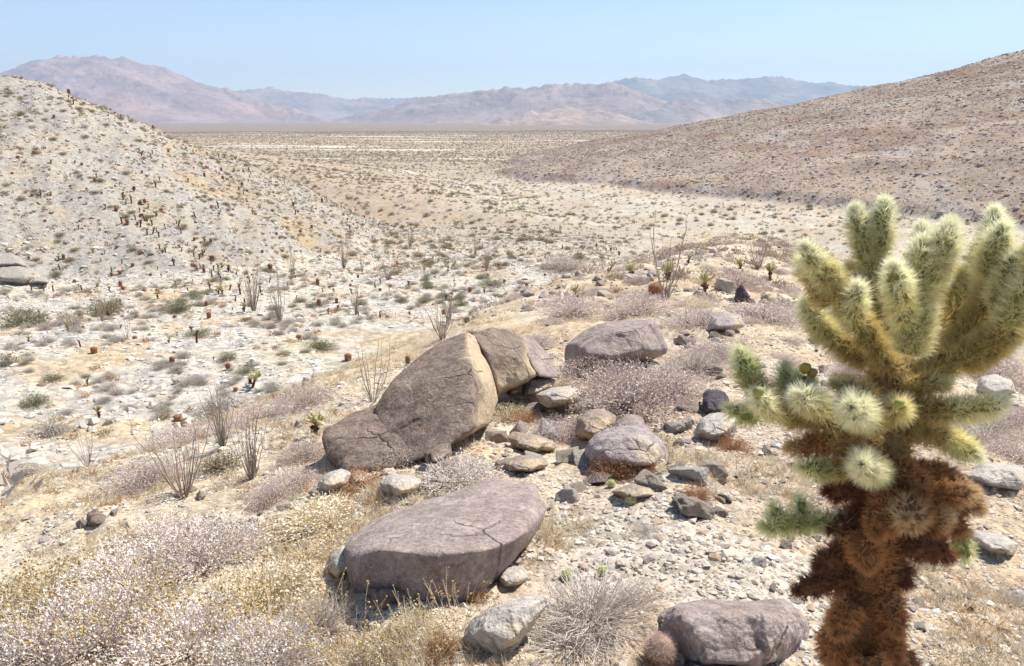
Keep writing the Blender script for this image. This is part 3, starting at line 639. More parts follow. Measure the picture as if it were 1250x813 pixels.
# ------------------------------------------------------------------ cacti
def joint_mesh(A, B, r0, r1, fcol, scol, nsp, slen, swid, bend=None, tipw=None, seed=0, flesh_seg=14):
    """one cholla joint from A to B: knobbly flesh and dense spines"""
    r = np.random.default_rng(seed); A = np.array(A, float); B = np.array(B, float); ax = B-A; L = np.linalg.norm(ax); T = ax/L
    s = np.linspace(0, 1, flesh_seg); pa = A+ax*s[:,None]
    if bend is not None: pa = pa+np.array(bend)*np.sin(s*np.pi)[:,None]
    prof = (r0+(r1-r0)*s); e = r1/L; cap = np.where(s > 1-e, np.sqrt(np.maximum(1-((s-(1-e))/e)**2, .02)), 1); e0 = .5*r0/L
    cap = cap*np.where(s < e0, .75+.25*s/e0, 1); rad = prof*cap; sides = 14
    TT = unit(np.gradient(pa, axis=0)); ref = np.array([.31, .87, .12]) if abs(T[1]) < .9 else np.array([1., .1, .2])
    U = unit(np.cross(TT, ref)); W = np.cross(TT, U); th = np.arange(sides)*2*np.pi/sides
    V = pa[:,None]+rad[:,None,None]*(np.cos(th)[None,:,None]*U[:,None]+np.sin(th)[None,:,None]*W[:,None])
    knob = 1+.10*np.sin(th*5+s[:,None]*L*260)*np.sin(s[:,None]*L*330)
    V = pa[:,None]+(V-pa[:,None])*knob[...,None]; V = V.reshape(-1, 3)
    i = np.arange(flesh_seg-1)[:,None]*sides; j = np.arange(sides)[None]; j2 = (j+1) % sides
    q_ = np.stack([i+j, i+j2, i+sides+j2, i+sides+j], -1).reshape(-1, 4); F = np.vstack([q_[:,[0,1,2]], q_[:,[0,2,3]]])
    n = len(V); V = np.vstack([V, pa[-1]+T*r1*.12]); capf = np.array([[n-sides+a, n-sides+(a+1) % sides, n] for a in range(sides)]); F = np.vstack([F, capf])
    # areoles: clusters of spines
    na = max(12, nsp//9); sa = r.random(na)*1.0; ta = r.random(na)*2*np.pi; ntip = int(na*.16)
    fi = sa*(flesh_seg-1); i0 = np.minimum(fi.astype(int), flesh_seg-2); fr = (fi-i0)[:,None]
    cen = pa[i0]*(1-fr)+pa[i0+1]*fr; Ua = U[i0]; Wa = W[i0]; Ta = TT[i0]; ra = (rad[i0]*(1-fr[:,0])+rad[i0+1]*fr[:,0])[:,None]
    nor = np.cos(ta)[:,None]*Ua+np.sin(ta)[:,None]*Wa; pt = cen+nor*ra*.98; endw = sstep(1-e*1.2, 1, sa)[:,None]
    nor = unit(nor*(1-.7*endw)+Ta*(.28+1.1*endw))
    td = unit(r.normal(size=(ntip, 3))*.55+T); pt[:ntip] = pa[-1]+td*r1*.2-T*r1*.1; nor[:ntip] = td
    k = 9; Bp = np.repeat(pt, k, 0); D = unit(np.repeat(nor, k, 0)+r.normal(size=(na*k, 3))*.46)
    Ls = slen*(.55+.6*r.random(na*k)); V2, F2 = spikes(Bp+D*0, D, Ls, np.full(na*k, swid)*(.7+.6*r.random(na*k)))
    cs = np.array(scol)*(.78+.4*r.random((na, 1))); cs = np.repeat(np.repeat(cs, k, 0), 3, 0)
    if tipw is not None:
        w_ = np.repeat(np.repeat(sstep(.45, 1.05, sa), k), 3)[:,None]; w_[:ntip*k*3] = 1; cs = cs*(1-w_)+np.array(tipw)*w_*(.85+.3*r.random((len(w_), 1)))
    return (V, F, np.array(fcol)), (V2, F2, cs)
PALE = (.90,.84,.48); WTIP = (.96,.94,.70); TAN = (.66,.48,.22); RUST = (.60,.31,.13); DEAD = (.36,.17,.09); GRN = (.20,.19,.05); OLV = (.20,.16,.05); BRN = (.13,.065,.03)
def big_cholla():
    root = empty('cholla_cactus', tuple(P(1062, 700, 1.30)*[1,1,0]+np.array([0, .02, hz(*P(1062, 700, 1.30)[:2])])))
    tag(root, 'large teddy-bear cholla with glowing pale spines and brown shaggy trunk at the right', 'cactus')
    base = np.array(root.location); T0 = 1.30; px2m = T0/FPX
    def J(name, a, b, r0, r1, kind, dens=1., bend=None, sl=None):
        # a, b = (photo px, photo py, depth offset m); r in px of the flesh
        A = P(a[0], a[1], T0+a[2])-base; B = P(b[0], b[1], T0+b[2])-base; L = np.linalg.norm(B-A)
        f, s, tw = {'fresh': (GRN, PALE, WTIP), 'mid': (OLV, (.68,.54,.24), (.88,.80,.44)), 'green': ((.15,.18,.06), (.66,.66,.34), (.82,.83,.52)), 'tan': ((.22,.15,.06), TAN, TAN), 'rust': ((.17,.08,.03), RUST, (.50,.27,.12)), 'dead': (BRN, DEAD, (.26,.12,.06)), 'rusttip': ((.17,.08,.03), (.46,.24,.10), (.72,.55,.33))}[kind]
        rm = (r0+r1)/2*px2m; area = 2*math.pi*rm*L+2*math.pi*rm*rm; n = int(area*1.15e6*dens*(.11 if 'arm' in name else .10))
        sl_ = (.0225 if kind in ('fresh', 'mid', 'green') else .018) if sl is None else sl
        bd = None if bend is None else np.array(bend)*px2m
        q0 = .54 if 'arm' in name else .88 if name == 'trunk' else .66; r0 *= q0; r1 *= q0
        fl_, sp_ = joint_mesh(A, B, r0*px2m, r1*px2m, f, s, n, sl_, .00060 if 'arm' in name else .00072, bd, tw, seed=int(a[0]*13+b[1]*7))
        j = Acc(); j.add(*fl_); o = link(name, j.mesh(name, M_flesh), root)
        k = Acc(); k.add(*sp_); link('spines', k.mesh('spines', M_spine, False), o)
    # trunk
    J('trunk', (1046,990,.02), (1048,800,.02), 40, 44, 'rust'); J('trunk', (1040,1120,.02), (1046,960,.02), 36, 40, 'rust')
    J('trunk', (1047,830,.02), (1058,690,.02), 44, 36, 'rust', bend=(4,0,0)); J('trunk', (1056,720,.0), (1074,590,.02), 36, 34, 'rust'); J('trunk', (1070,620,.02), (1084,500,.03), 35, 32, 'tan'); J('trunk', (1082,530,.03), (1090,425,.03), 32, 26, 'tan')
    # crown arms: pale
    L_ = [((1088,452,.0),(1020,352,-.06),19,19,'mid',(-4,0,6)), ((1022,362,-.05),(1016,330,-.07),19,15,'mid',None), ((1018,352,-.05),(984,303,-.09),14,17,'fresh',None), ((1012,372,-.04),(979,322,-.02),15,13,'mid',None),
      ((1062,440,.02),(1000,398,.02),19,17,'mid',(0,0,-4)), ((1012,412,.02),(984,372,.0),18,17,'fresh',None),
      ((1088,440,.05),(1062,330,.08),24,20,'mid',(-5,0,2)), ((1064,345,.08),(1045,258,.08),17,19,'fresh',None), ((1068,335,.08),(1079,250,.07),17,18,'fresh',None), ((1040,400,.08),(1036,330,.1),16,15,'mid',None),
      ((1108,432,-.07),(1120,350,-.09),26,23,'fresh',(5,0,0)), ((1118,368,-.09),(1158,280,-.10),22,20,'fresh',(4,0,4)), ((1112,372,-.09),(1126,296,-.1),16,16,'fresh',None), ((1104,392,-.09),(1092,328,-.14),17,18,'fresh',None),
      ((1110,420,.06),(1150,320,.14),20,18,'mid',None), ((1148,330,.14),(1160,272,.15),17,17,'fresh',None), ((1134,330,.14),(1126,278,.15),16,16,'fresh',None),
      ((1100,470,.02),(1178,425,.0),27,25,'mid',(0,0,-6)), ((1165,428,.0),(1212,345,.02),25,22,'mid',(6,0,-4)), ((1206,358,.02),(1214,262,.03),21,20,'fresh',(4,0,0)), ((1204,340,-.02),(1224,280,-.05),19,20,'fresh',None),
      ((1130,420,.08),(1192,345,.11),21,19,'mid',(4,0,-4)), ((1190,352,.11),(1202,292,.12),18,17,'fresh',None),
      ((1172,438,-.03),(1245,392,-.08),26,24,'mid',(0,0,-8)), ((1228,402,-.08),(1262,335,-.10),23,22,'fresh',None), ((1240,395,-.05),(1300,330,-.05),23,20,'fresh',None), ((1216,372,-.05),(1244,312,-.07),19,20,'fresh',None), ((1262,345,-.1),(1268,290,-.1),19,17,'fresh',None), ((1150,425,.1),(1172,335,.15),19,18,'mid',None), ((1185,425,.06),(1236,322,.10),20,19,'mid',(4,0,0)), ((1080,440,.1),(1098,372,.14),18,17,'mid',None), ((1040,395,-.04),(1046,352,-.09),14,14,'fresh',None)]
    for a, b, r0, r1, kd, bd in L_: J('arm_joint', a, b, r0, r1, kd, 1.35, bd)
    # lower tiers
    M_ = [((1078,522,-.02),(1000,512,-.05),22,20,'mid',None), ((1008,515,-.05),(945,500,-.05),19,17,'mid',None), ((950,502,-.05),(915,462,-.04),16,16,'mid',None), ((918,470,-.04),(905,432,-.05),15,15,'green',None), ((962,492,-.02),(958,450,.0),14,13,'green',None),
      ((945,505,-.07),(926,485,-.12),13,15,'fresh',None), ((925,510,-.05),(893,500,-.06),13,11,'green',None), ((990,480,-.03),(975,458,-.03),14,12,'green',None), ((1005,500,-.07),(975,482,-.12),15,17,'fresh',None),
      ((1060,510,-.08),(1040,497,-.19),20,22,'fresh',None), ((1072,580,-.05),(1052,566,-.17),16,18,'fresh',None), ((1085,505,-.06),(1100,498,-.14),14,15,'mid',None), ((1062,485,-.02),(1022,470,-.04),17,15,'mid',None),
      ((1068,545,-.03),(1005,540,-.06),22,18,'tan',None), ((1010,542,-.06),(965,546,-.06),18,15,'rusttip',None), ((1060,560,-.02),(1010,575,-.06),18,15,'tan',None), ((1012,575,-.06),(982,570,-.07),15,13,'green',None),
      ((1035,640,-.02),(985,636,-.03),13,13,'green',None), ((988,638,-.03),(935,642,-.04),13,13,'green',None), ((955,640,-.03),(944,620,-.05),9,10,'green',None), ((985,632,-.03),(976,612,-.04),9,8,'green',None),
      ((1098,470,.0),(1150,470,-.02),19,17,'mid',None), ((1105,500,.0),(1168,502,-.05),20,18,'mid',None), ((1160,503,-.05),(1222,493,-.06),17,16,'fresh',None), ((1108,520,.0),(1165,540,.0),22,18,'mid',(0,0,4)), ((1155,535,.0),(1192,556,.0),18,15,'fresh',None), ((1110,462,.06),(1145,455,.08),16,15,'fresh',None)]
    for a, b, r0, r1, kd, bd in M_: J('arm_joint', a, b, r0, r1, kd, 1.2, bd)
    D_ = [((1085,570,-.02),(1125,600,-.06),26,24,'rust'), ((1110,580,.0),(1165,585,.0),24,22,'rust'), ((1130,600,-.02),(1185,600,-.03),24,22,'rusttip'), ((1150,590,.03),(1195,620,.03),22,20,'rusttip'), ((1118,620,-.05),(1105,632,-.13),23,24,'rusttip'),
      ((1120,640,-.02),(1155,630,-.04),23,24,'rusttip'), ((1095,650,.0),(1135,675,-.03),26,24,'dead'), ((1130,660,.0),(1158,680,-.02),21,19,'dead'), ((1090,690,.0),(1105,712,-.03),20,17,'dead'), ((1060,590,.0),(1012,600,-.02),21,18,'dead'),
      ((1060,630,.0),(1015,645,-.03),22,19,'dead'), ((1045,665,.0),(1000,690,-.02),20,17,'dead'), ((1040,700,.0),(975,720,-.02),20,15,'dead'), ((1050,650,-.04),(1060,690,-.08),22,20,'rust'), ((1090,600,-.06),(1070,650,-.09),22,22,'rust'),
      ((1070,760,.0),(1096,800,-.02),22,18,'rust'), ((1030,760,.0),(1008,800,.0),22,18,'rust'), ((1080,720,-.02),(1095,770,-.05),20,18,'rust'), ((1150,630,.03),(1178,650,.03),18,16,'rusttip'), ((1100,800,.0),(1120,840,.0),22,18,'dead'), ((1040,735,-.03),(1020,772,-.04),20,18,'rust'),
      ((1060,800,-.05),(1075,850,-.07),24,20,'rust'), ((1168,655,.04),(1180,680,.05),13,10,'green')]
    for a, b, r0, r1, kd in D_: J('shaggy_joint', a, b, r0, r1, kd, 1.0)
    # yellow fruits
    V0, F0 = ico(2)
    for fx, fy, dz, s_, c_ in ((983,449,-.05,6.5,(.50,.33,.07)), (992,455,-.05,5.5,(.42,.29,.08)), (926,478,-.135,6,(.33,.33,.09)), (1098,492,-.16,5,(.33,.32,.08))):
        f = Acc(); v = V0*np.array([1, 1, 1.3])*(1+.16*np.sin(V0[:,:1]*11)*np.sin(V0[:,2:]*9+V0[:,1:2]*8)); v[:,2] = np.where(V0[:,2] > .8, v[:,2]*.8, v[:,2]); f.add(v*s_*px2m, F0, c_)
        link('fruit', f.mesh('fruit', M_fruit), root, tuple(P(fx, fy, T0+dz)-base))
big_cholla()

def small_cholla(seed, h=.8, nb=9, live=True):
    """trunk, a head of pale joints, dead joints below; real size about 0.8 m"""
    r = np.random.default_rng(seed); tr = Acc(); ar = Acc(); sp = Acc(); k = 0
    def add(acc, A, B, r0, r1, f, s, n, tw): 
        a, b = joint_mesh(A, B, r0, r1, f, s, n, .024, .0016, None, tw, seed=int(r.integers(1e6)), flesh_seg=7); acc.add(*a); (acc).add(*b)
    lean = r.normal(size=2)*.1; top = np.array([lean[0], lean[1], h*.55])
    add(tr, (0,0,-.05), top*.55, .05, .05, BRN, DEAD, 260, RUST); add(tr, top*.5, top, .05, .045, (.2,.12,.05), RUST, 260, TAN)
    for i in range(5):
        a = r.random()*6.28; z0 = h*(.15+.3*r.random()); add(tr, (0,0,z0), (np.cos(a)*.13, np.sin(a)*.13, z0+.02), .035, .035, BRN, RUST, 90, RUST)
    for i in range(nb):
        a = i*2.4+r.random(); e = .35+.9*r.random(); L = h*(.22+.15*r.random()); d = np.array([np.cos(a)*np.cos(e), np.sin(a)*np.cos(e), np.sin(e)]); A = top-np.array([0,0,h*.18*r.random()])
        B = A+d*L; add(ar, A, B, .032, .03, (.50,.44,.20), (.78,.68,.34), 150, PALE)
        for q_ in range(2):
            d2 = unit(d+r.normal(size=3)*.5+np.array([0,0,.6])); add(ar, A+d*L*.75, A+d*L*.75+d2*L*.6, .03, .03, (.66,.62,.34), PALE, 130, WTIP)
    return Kind('cholla_cactus', [('trunk', tr.mesh('cholla_trunk', M_spine, False), (0,0,0)), ('crown', ar.mesh('cholla_crown', M_spine, False), (0,0,0))], 'cactus')
K_cho = [small_cholla(s, nb=n) for s, n in ((1, 9), (2, 12), (3, 7))]
def brown_cholla(seed):
    r = np.random.default_rng(seed); tr = Acc(); ar = Acc()
    def add(acc, A, B, r0, r1, f, s, n, tw): a, b = joint_mesh(A, B, r0, r1, f, s, n, .028, .003, None, tw, seed=int(r.integers(1e6)), flesh_seg=6); acc.add(*a); acc.add(*b)
    top = np.array([r.normal()*.12, r.normal()*.1, .55+.2*r.random()]); add(tr, (0,0,-.05), top, .07, .06, BRN, DEAD, 220, RUST)
    for i in range(3):
        a = r.random()*6.28; A = top*(.6+.4*r.random()); add(ar, A, A+np.array([np.cos(a)*.16, np.sin(a)*.16, .12]), .05, .045, OLV if i else BRN, TAN if i else RUST, 90, (.6,.5,.25) if i else RUST)
    return Kind('cholla_cactus', [('trunk', tr.mesh('b_trunk', M_spine, False), (0,0,0)), ('crown', ar.mesh('b_crown', M_spine, False), (0,0,0))], 'cactus')
K_bcho = [brown_cholla(s) for s in range(4)]
def barrel(seed, h, r_, cols, nsp=900, sl=.05, sw=.0035):
    r = np.random.default_rng(seed); ns, nr = 13, 40; s = np.linspace(0, 1, ns); rad = r_*np.where(s < .75, .85+.2*s, np.sqrt(np.maximum(1-((s-.75)/.25)**2, .01))); th = np.arange(nr)*2*np.pi/nr
    rib = 1+.09*np.cos(th*13)[None]; V = np.stack([rad[:,None]*np.cos(th)*rib, rad[:,None]*np.sin(th)*rib, np.repeat(s[:,None]*h-.04, nr, 1)], -1).reshape(-1, 3)
    i = np.arange(ns-1)[:,None]*nr; j = np.arange(nr)[None]; j2 = (j+1) % nr; q_ = np.stack([i+j, i+j2, i+nr+j2, i+nr+j], -1).reshape(-1, 4)
    b = Acc(); b.add(V, np.vstack([q_[:,[0,1,2]], q_[:,[0,2,3]]]), cols[0])
    n = len(V); b.add(np.vstack([V[-nr:], [[0, 0, h-.035]]]), np.array([[a, (a+1) % nr, nr] for a in range(nr)]), cols[0])
    c = Acc(); sa = r.random(nsp)**.8; ta = (r.integers(0, 13, nsp)+.0)/13*2*np.pi+r.normal(size=nsp)*.05; ra = np.interp(sa, s, rad)*1.08
    pt = np.stack([ra*np.cos(ta), ra*np.sin(ta), sa*h-.04], 1); nor = unit(np.stack([np.cos(ta), np.sin(ta), sa*1.1-.1], 1)+r.normal(size=(nsp, 3))*.6)
    V2, F2 = spikes(pt, nor, sl*(.6+.8*r.random(nsp)), np.full(nsp, sw)); c.add(V2, F2, np.repeat(np.array(cols[1])*(.7+.6*r.random((nsp, 1))), 3, 0))
    return Kind('barrel_cactus', [('body', b.mesh('barrel_body', M_flesh), (0,0,0)), ('spines', c.mesh('barrel_spines', M_spine, False), (0,0,0))], 'cactus')
RB = [((.24,.11,.06), (.55,.20,.10)), ((.26,.13,.07), (.60,.26,.13)), ((.22,.12,.06), (.50,.19,.10))]
K_bar = [barrel(1, .75, .2, RB[0]), barrel(2, .5, .2, RB[1]), barrel(3, 1.0, .2, RB[2]), barrel(4, .42, .19, RB[1])]

# ------------------------------------------------------------------ hand-placed plants
def at(px, py): g, t = ground_hit(px, py); return g, t
def put(kind, px, py, size_px, label, group=None, nat=1., rz=None, sq=None):
    """size_px = wanted width or height in photo px of the kind's natural size nat (m)"""
    g, t = at(px, py); sc = size_px*t/FPX/nat
    s = sc if sq is None else (sc, sc, sc*sq)
    return kind.place(g-np.array([0, 0, .01]), rng.random()*6.28 if rz is None else rz, s, label, group)
GW = 'dry shrubs on the foreground ridge'
for i, (px, py, w_, kd, lb, sq) in enumerate([
    (255,690,150,K_white[0],'white leafy shrub dome above the straw-flecked shrubs at lower left',1.0),
    (205,662,90,K_white[2],'small pale shrub tucked left behind the white leafy dome',1.),
    (120,790,172,K_white[1],'wide white shrub with straw seed heads at lower left',1.),
    (30,815,164,K_white[2],'white shrub cut by the lower left corner',1.),
    (230,800,164,K_white[1],'white shrub flecked with yellow heads below the white dome',1.),
    (330,815,155,K_white[2],'bluish white tangled shrub at the bottom edge left of the grassy stones',1.),
    (60,745,160,K_straw[0],'straw-coloured shrub at the left edge above the corner shrub',.8),
    (160,720,160,K_white[1],'pale shrub between the dome and the left corner',.9),
    (330,730,150,K_straw[1],'straw shrub right of the white dome',.6), (390,770,110,K_twig[0],'pale curly twig shrub in the boulder shadow',1.),
    (360,600,90,K_lilac[0],'grey-lilac shrub on the ridge edge left of the leaning block',.8), (330,612,70,K_lilac[1],'low lilac shrub behind the straw bank',.8),
    (400,640,130,K_straw[0],'flat straw shrub spread below the cream rock',.45), (440,598,110,K_rust[0],'tan-orange low shrub between the cream and bright rocks',.5),
    (370,560,70,K_lilac[2],'pale shrub at the left end of the leaning brown block',.9),
    (492,565,70,K_white[0],'white-lilac shrub in front of the shaded foot of the huge boulder',1.), (537,535,74,K_lilac[0],'rounded lilac shrub at the middle of the huge boulder',1.),
    (575,520,70,K_twig[1],'grey twig shrub under the tan face of the huge boulder',.8), (560,590,110,K_white[2],'low white shrub right behind the flat mauve boulder',.7),
    (620,512,60,K_straw[0],'straw shrub beneath the small tan block',.8), (640,515,50,K_rust[1],'orange-tan shrub right of the straw shrub below the blocks',.8),
    (680,535,80,K_lilac[1],'small lilac shrub left of the scored tan boulder',.9),
    (770,500,170,K_lilac[2],'large lilac shrub mound in front of the low mauve boulder',.95), (730,465,110,K_lilac[0],'lilac shrub reaching over the low mauve boulder',.8), (820,480,110,K_lilac[1],'lilac shrub on the right of the large mound',.8),
    (845,455,100,K_twig[0],'twiggy grey-pink shrub above the dark slate slab',.7), (870,440,90,K_lilac[0],'faded shrub left of the large cholla arms',.7),
    (752,583,80,K_rust[0],'rusty dry bush at the foot of the lilac-grey boulder',1.), (790,578,40,K_rust[1],'small rusty bush right of the larger rusty one',.9),
    (850,605,60,K_rust[1],'sparse rusty seedlings on the gravel left of the cholla',.6), (893,550,60,K_rust[0],'brown shrub below the light grey boulder',.8),
    (725,760,190,K_twig[0],'wide pale twiggy shrub at the bottom centre',.8), (700,790,150,K_twig[1],'grey tangled shrub shading the cracked white rock',.7), (770,740,110,K_twig[1],'brownish twig shrub left of the round boulder',.7),
    (790,650,60,K_twig[0],'thin dry plant on the gravel right of the flat boulder',.5),
    (540,800,70,K_rust[0],'orange-brown seed plant at the bottom under the flat boulder',1.1), (500,770,60,K_straw[1],'dried flower stalks in front of the flat boulder',1.2), (585,735,46,K_rust[1],'orange stalks against the right foot of the flat boulder',1.1),
    (470,800,90,K_straw[0],'yellow dry tuft left of the orange-brown seed plant',.8), (800,812,60,K_rust[0],'orange seed stalks below the little round cactus',.8),
    (1215,470,110,K_lilac[1],'lilac shrub behind the right arms of the cholla',.8), (1200,540,120,K_twig[0],'dark twiggy shrub right of the cholla',.7), (1245,520,80,K_lilac[2],'pale shrub at the right edge above the slabs',.8),
    (1180,810,80,K_straw[1],'straw tuft at the lower right corner',.5), (1240,735,60,K_twig[1],'white twig shrub in the shadow at the right edge',.8),
    (700,385,90,K_lilac[0],'lilac shrub beyond the low mauve boulder',.7), (655,425,60,K_lilac[1],'lilac shrub right of the narrow brown slab',.8), (780,385,100,K_lilac[2],'straw-lilac shrub below the ridge ocotillo',.8),
    (690,330,60,K_lilac[0],'faded shrub on the left flank of the ridge',.8), (850,400,110,K_lilac[2],'lilac shrub carpet beside the charred stump',.6), (930,395,120,K_lilac[1],'lilac shrubs left of the cholla crown',.6), (900,350,80,K_lilac[0],'lilac shrub over the dark ridge boulder',.7)]):
    put(kd, px, py, w_, lb, GW if False else None, nat=(.72 if kd in K_white+K_twig else .9 if kd in K_lilac else .55), sq=sq)
for px, py, w_, lb in ((300,760,90,'yellow seed stalks rising right of the white dome'), (240,790,100,'yellow seed stalks above the white shrubs, below the dome'), (170,770,100,'yellow seed stalks in the middle of the lower left thicket'), (90,800,110,'yellow seed stalks near the lower left corner'),
    (350,800,100,'tall yellow seed stalks left of the shadow of the flat boulder'), (420,812,90,'straw stalks at the bottom edge left of the orange-brown plant'), (515,800,80,'seed stalks in front of the flat boulder foot'), (560,770,70,'brown seed stalks right below the flat boulder'), (20,760,90,'seed stalks at the left edge of the thicket'), (380,700,70,'pale stalks left of the flat boulder')):
    put(K_stk[int(rng.integers(3))], px, py, w_, lb, None, nat=.4)
for px, py, w_, kd, lb, sq in [
    (30,398,62,K_green[0],'big round green bush at the left edge of the wash',.8), (215,380,40,K_green[1],'green bush at the foot of the pale slope',.9), (240,365,20,K_green[2],'small green bush right behind the larger green bush',.8),
    (390,426,50,K_green[2],'flat green mat bush in the middle of the wash',.5), (300,455,28,K_green[0],'small green bush beside the young cholla in the wash',.7), (8,730,60,K_olive[0],'olive bush cut by the left edge in the foreground',1.),
    (5,445,40,K_green[1],'green bush on the left edge below the big green one',.7), (30,582,50,K_grey[0],'grey-green bush at the left of the wash',.8), (270,572,60,K_olive[1],'yellow-green bush between the twin ocotillos',.9), (600,350,40,K_green[0],'soft green bush left of the ridge edge',.5),
    (240,410,40,K_green[2],'pale green low bush in the wash centre',.45), (62,530,60,K_grey[1],'large grey bush in the left of the wash',.8), (265,500,60,K_grey[2],'grey bush in front of the grey twig thicket',.8), (200,510,34,K_grey[3],'small grey bush left of the thicket',.8), (130,475,34,K_grey[0],'dull grey bush above the large grey bush',.7),
    (130,385,50,K_olive[1],'olive bush with tall canes at the foot of the outcrop slope',1.1), (85,398,40,K_grey[1],'grey cane bush beside the big green bush',1.1)]:
    put(kd, px, py, w_, lb, None, nat=(1.8 if kd in K_green else 1.6 if kd in K_olive else 1.4), sq=sq)
for px, py, h_, kd, lb in [
    (225,606,110,K_oco[0],'leafless ocotillo fan leaning left, left one of the twin clumps'), (308,584,95,K_oco[1],'dense ocotillo clump, right one of the twin clumps'), (108,570,62,K_oco[2],'sparse ocotillo left of the twin clumps'),
    (272,545,80,K_oco[1],'grey ocotillo thicket behind the twin clumps'), (455,490,85,K_oco[2],'thin pale ocotillo just left of the huge boulder'), (540,414,60,K_oco[0],'spreading ocotillo right behind the huge boulder'),
    (548,394,50,K_oco[1],'darker ocotillo behind the spreading one'), (310,380,62,K_oco[1],'upright dark ocotillo at the centre of the wash'), (342,393,62,K_oco[3],'slim straight ocotillo right of the dark upright one'), (155,414,34,K_oco[2],'small open ocotillo below the olive bush'),
    (435,384,38,K_oco[1],'small dense ocotillo in the middle of the wash'), (420,328,38,K_oco[1],'dark ocotillo at the foot of the pale slope'), (442,334,26,K_oco[3],'short ocotillo just right of the dark one at the slope foot'), (474,342,38,K_oco[0],'spreading ocotillo right of the slope-foot pair'),
    (501,302,26,K_oco[1],'small dark ocotillo on the tan rise'), (545,326,24,K_oco[0],'open ocotillo on the tan flat'), (594,330,30,K_oco[1],'ocotillo on the tan flat, right of the open one'), (357,340,40,K_oco[3],'grey ocotillo behind the slim one'), (238,330,26,K_oco[2],'thin ocotillo among the slope cactuses'),
    (812,366,106,K_oco[2],'open ocotillo with long bare canes on the ridge'), (925,328,52,K_oco[0],'bushy grey ocotillo on the ridge crest'), (520,345,24,K_oco[0],'ocotillo seen over the wash bend'), (580,312,24,K_oco[3],'short ocotillo near the tan hollow'), (125,392,42,K_oco[3],'grey cane ocotillo at the slope foot'), (85,405,46,K_oco[2],'pale cane ocotillo beside the big green bush')]:
    put(kd, px, py, h_, lb, None, nat=2.9)
for px, py, h_, kd, lb in [
    (860,357,36,K_cho[0],'yellow-headed cholla with rusty trunk in the middle of the ridge'), (940,342,28,K_cho[1],'bright cholla just right of the ridge ocotillo'), (905,328,18,K_cho[2],'small bright cholla left of the bushy ocotillo'), (815,342,30,K_cho[1],'cholla behind the bare ocotillo canes'),
    (703,366,24,K_cho[0],'small cholla on the left flank of the ridge'), (742,333,18,K_cho[2],'pale cholla behind the flank of the ridge'), (770,340,26,K_cho[1],'golden cholla left of the bare canes'), (385,532,40,K_cho[1],'yellow-green cholla cluster beside the leaning brown block'),
    (308,472,28,K_cho[2],'young branching cholla in the middle of the wash'), (840,322,16,K_cho[0],'tiny cholla between the two ridge ocotillos')]:
    put(kd, px, py, h_, lb, None, nat=.85)
for px, py, h_, kd, lb in [(800,364,21,K_bar[1],'plump pink-red barrel cactus behind the bare ocotillo canes'), (498,446,14,K_bar[2],'tall red barrel cactus left of the huge boulder'), (425,440,10,K_bar[1],'squat red barrel cactus in the wash'), (115,431,9,K_bar[1],'lone red barrel cactus on the white stones'),
    (330,330,9,K_bar[0],'red barrel cactus on the slope foot'), (388,349,10,K_bar[2],'barrel cactus under the dark slope-foot ocotillo')]:
    put(kd, px, py, h_, lb, None, nat={id(K_bar[0]): .75, id(K_bar[1]): .5, id(K_bar[2]): 1.}[id(kd)])
def ball(px, py, w_, cols, label, sl=.012, n=700):
    g, t = at(px, py); r_ = w_*t/FPX/2; V0, F0 = ico(3); b = Acc(); b.add(V0*r_*.85*(1+.05*np.sin(V0[:,:1]*20)*np.sin(V0[:,2:]*20)), F0, cols[0]); D, _ = ico(4); D = D[D[:,2] > -.5]; i = rng.integers(0, len(D), n)
    c = Acc(); d = unit(D[i]+rng.normal(size=(n, 3))*.35); c.add(*spikes(D[i]*r_*.85, d, sl*(.5+rng.random(n)), np.full(n, .0006)), cols[1]); rt = empty('ball_cactus', tuple(g+np.array([0, 0, r_*.7])))
    tag(rt, label, 'cactus'); link('body', b.mesh('ball_body', M_flesh), rt); link('spines', c.mesh('ball_spines', M_spine, False), rt)
ball(805, 806, 42, ((.32,.22,.16), (.72,.52,.44)), 'little round pink-brown cactus beside the round mauve boulder', .014, 1800)
for px, py, w_, lb in ((746,594,11,'tiny yellow-green ball cactus under the rusty bush'), (770,615,14,'tiny pale green ball cactus on the open gravel'), (691,706,14,'pale yellow ball cactus above the twiggy shrub'), (735,700,12,'pale yellow ball cactus right of its neighbour above the twigs'),
                   (674,552,8,'tiny yellow ball cactus on the flat shelf stone'), (512,592,10,'tiny yellow-green cactus at the bright grey-white rock')):
    ball(px, py, w_, ((.35,.36,.14), (.80,.80,.50)), lb, .01, 500)
g, t = at(905, 370); stump = lens([(893,372),(897,350),(905,342),(911,350),(912,362),(922,371)], (905,372), .12, 0)
boulder('charred_stump', 'short black charred cactus stump on the ridge', stump, M_dark, 4, .12, 8, 3, cat='stump')

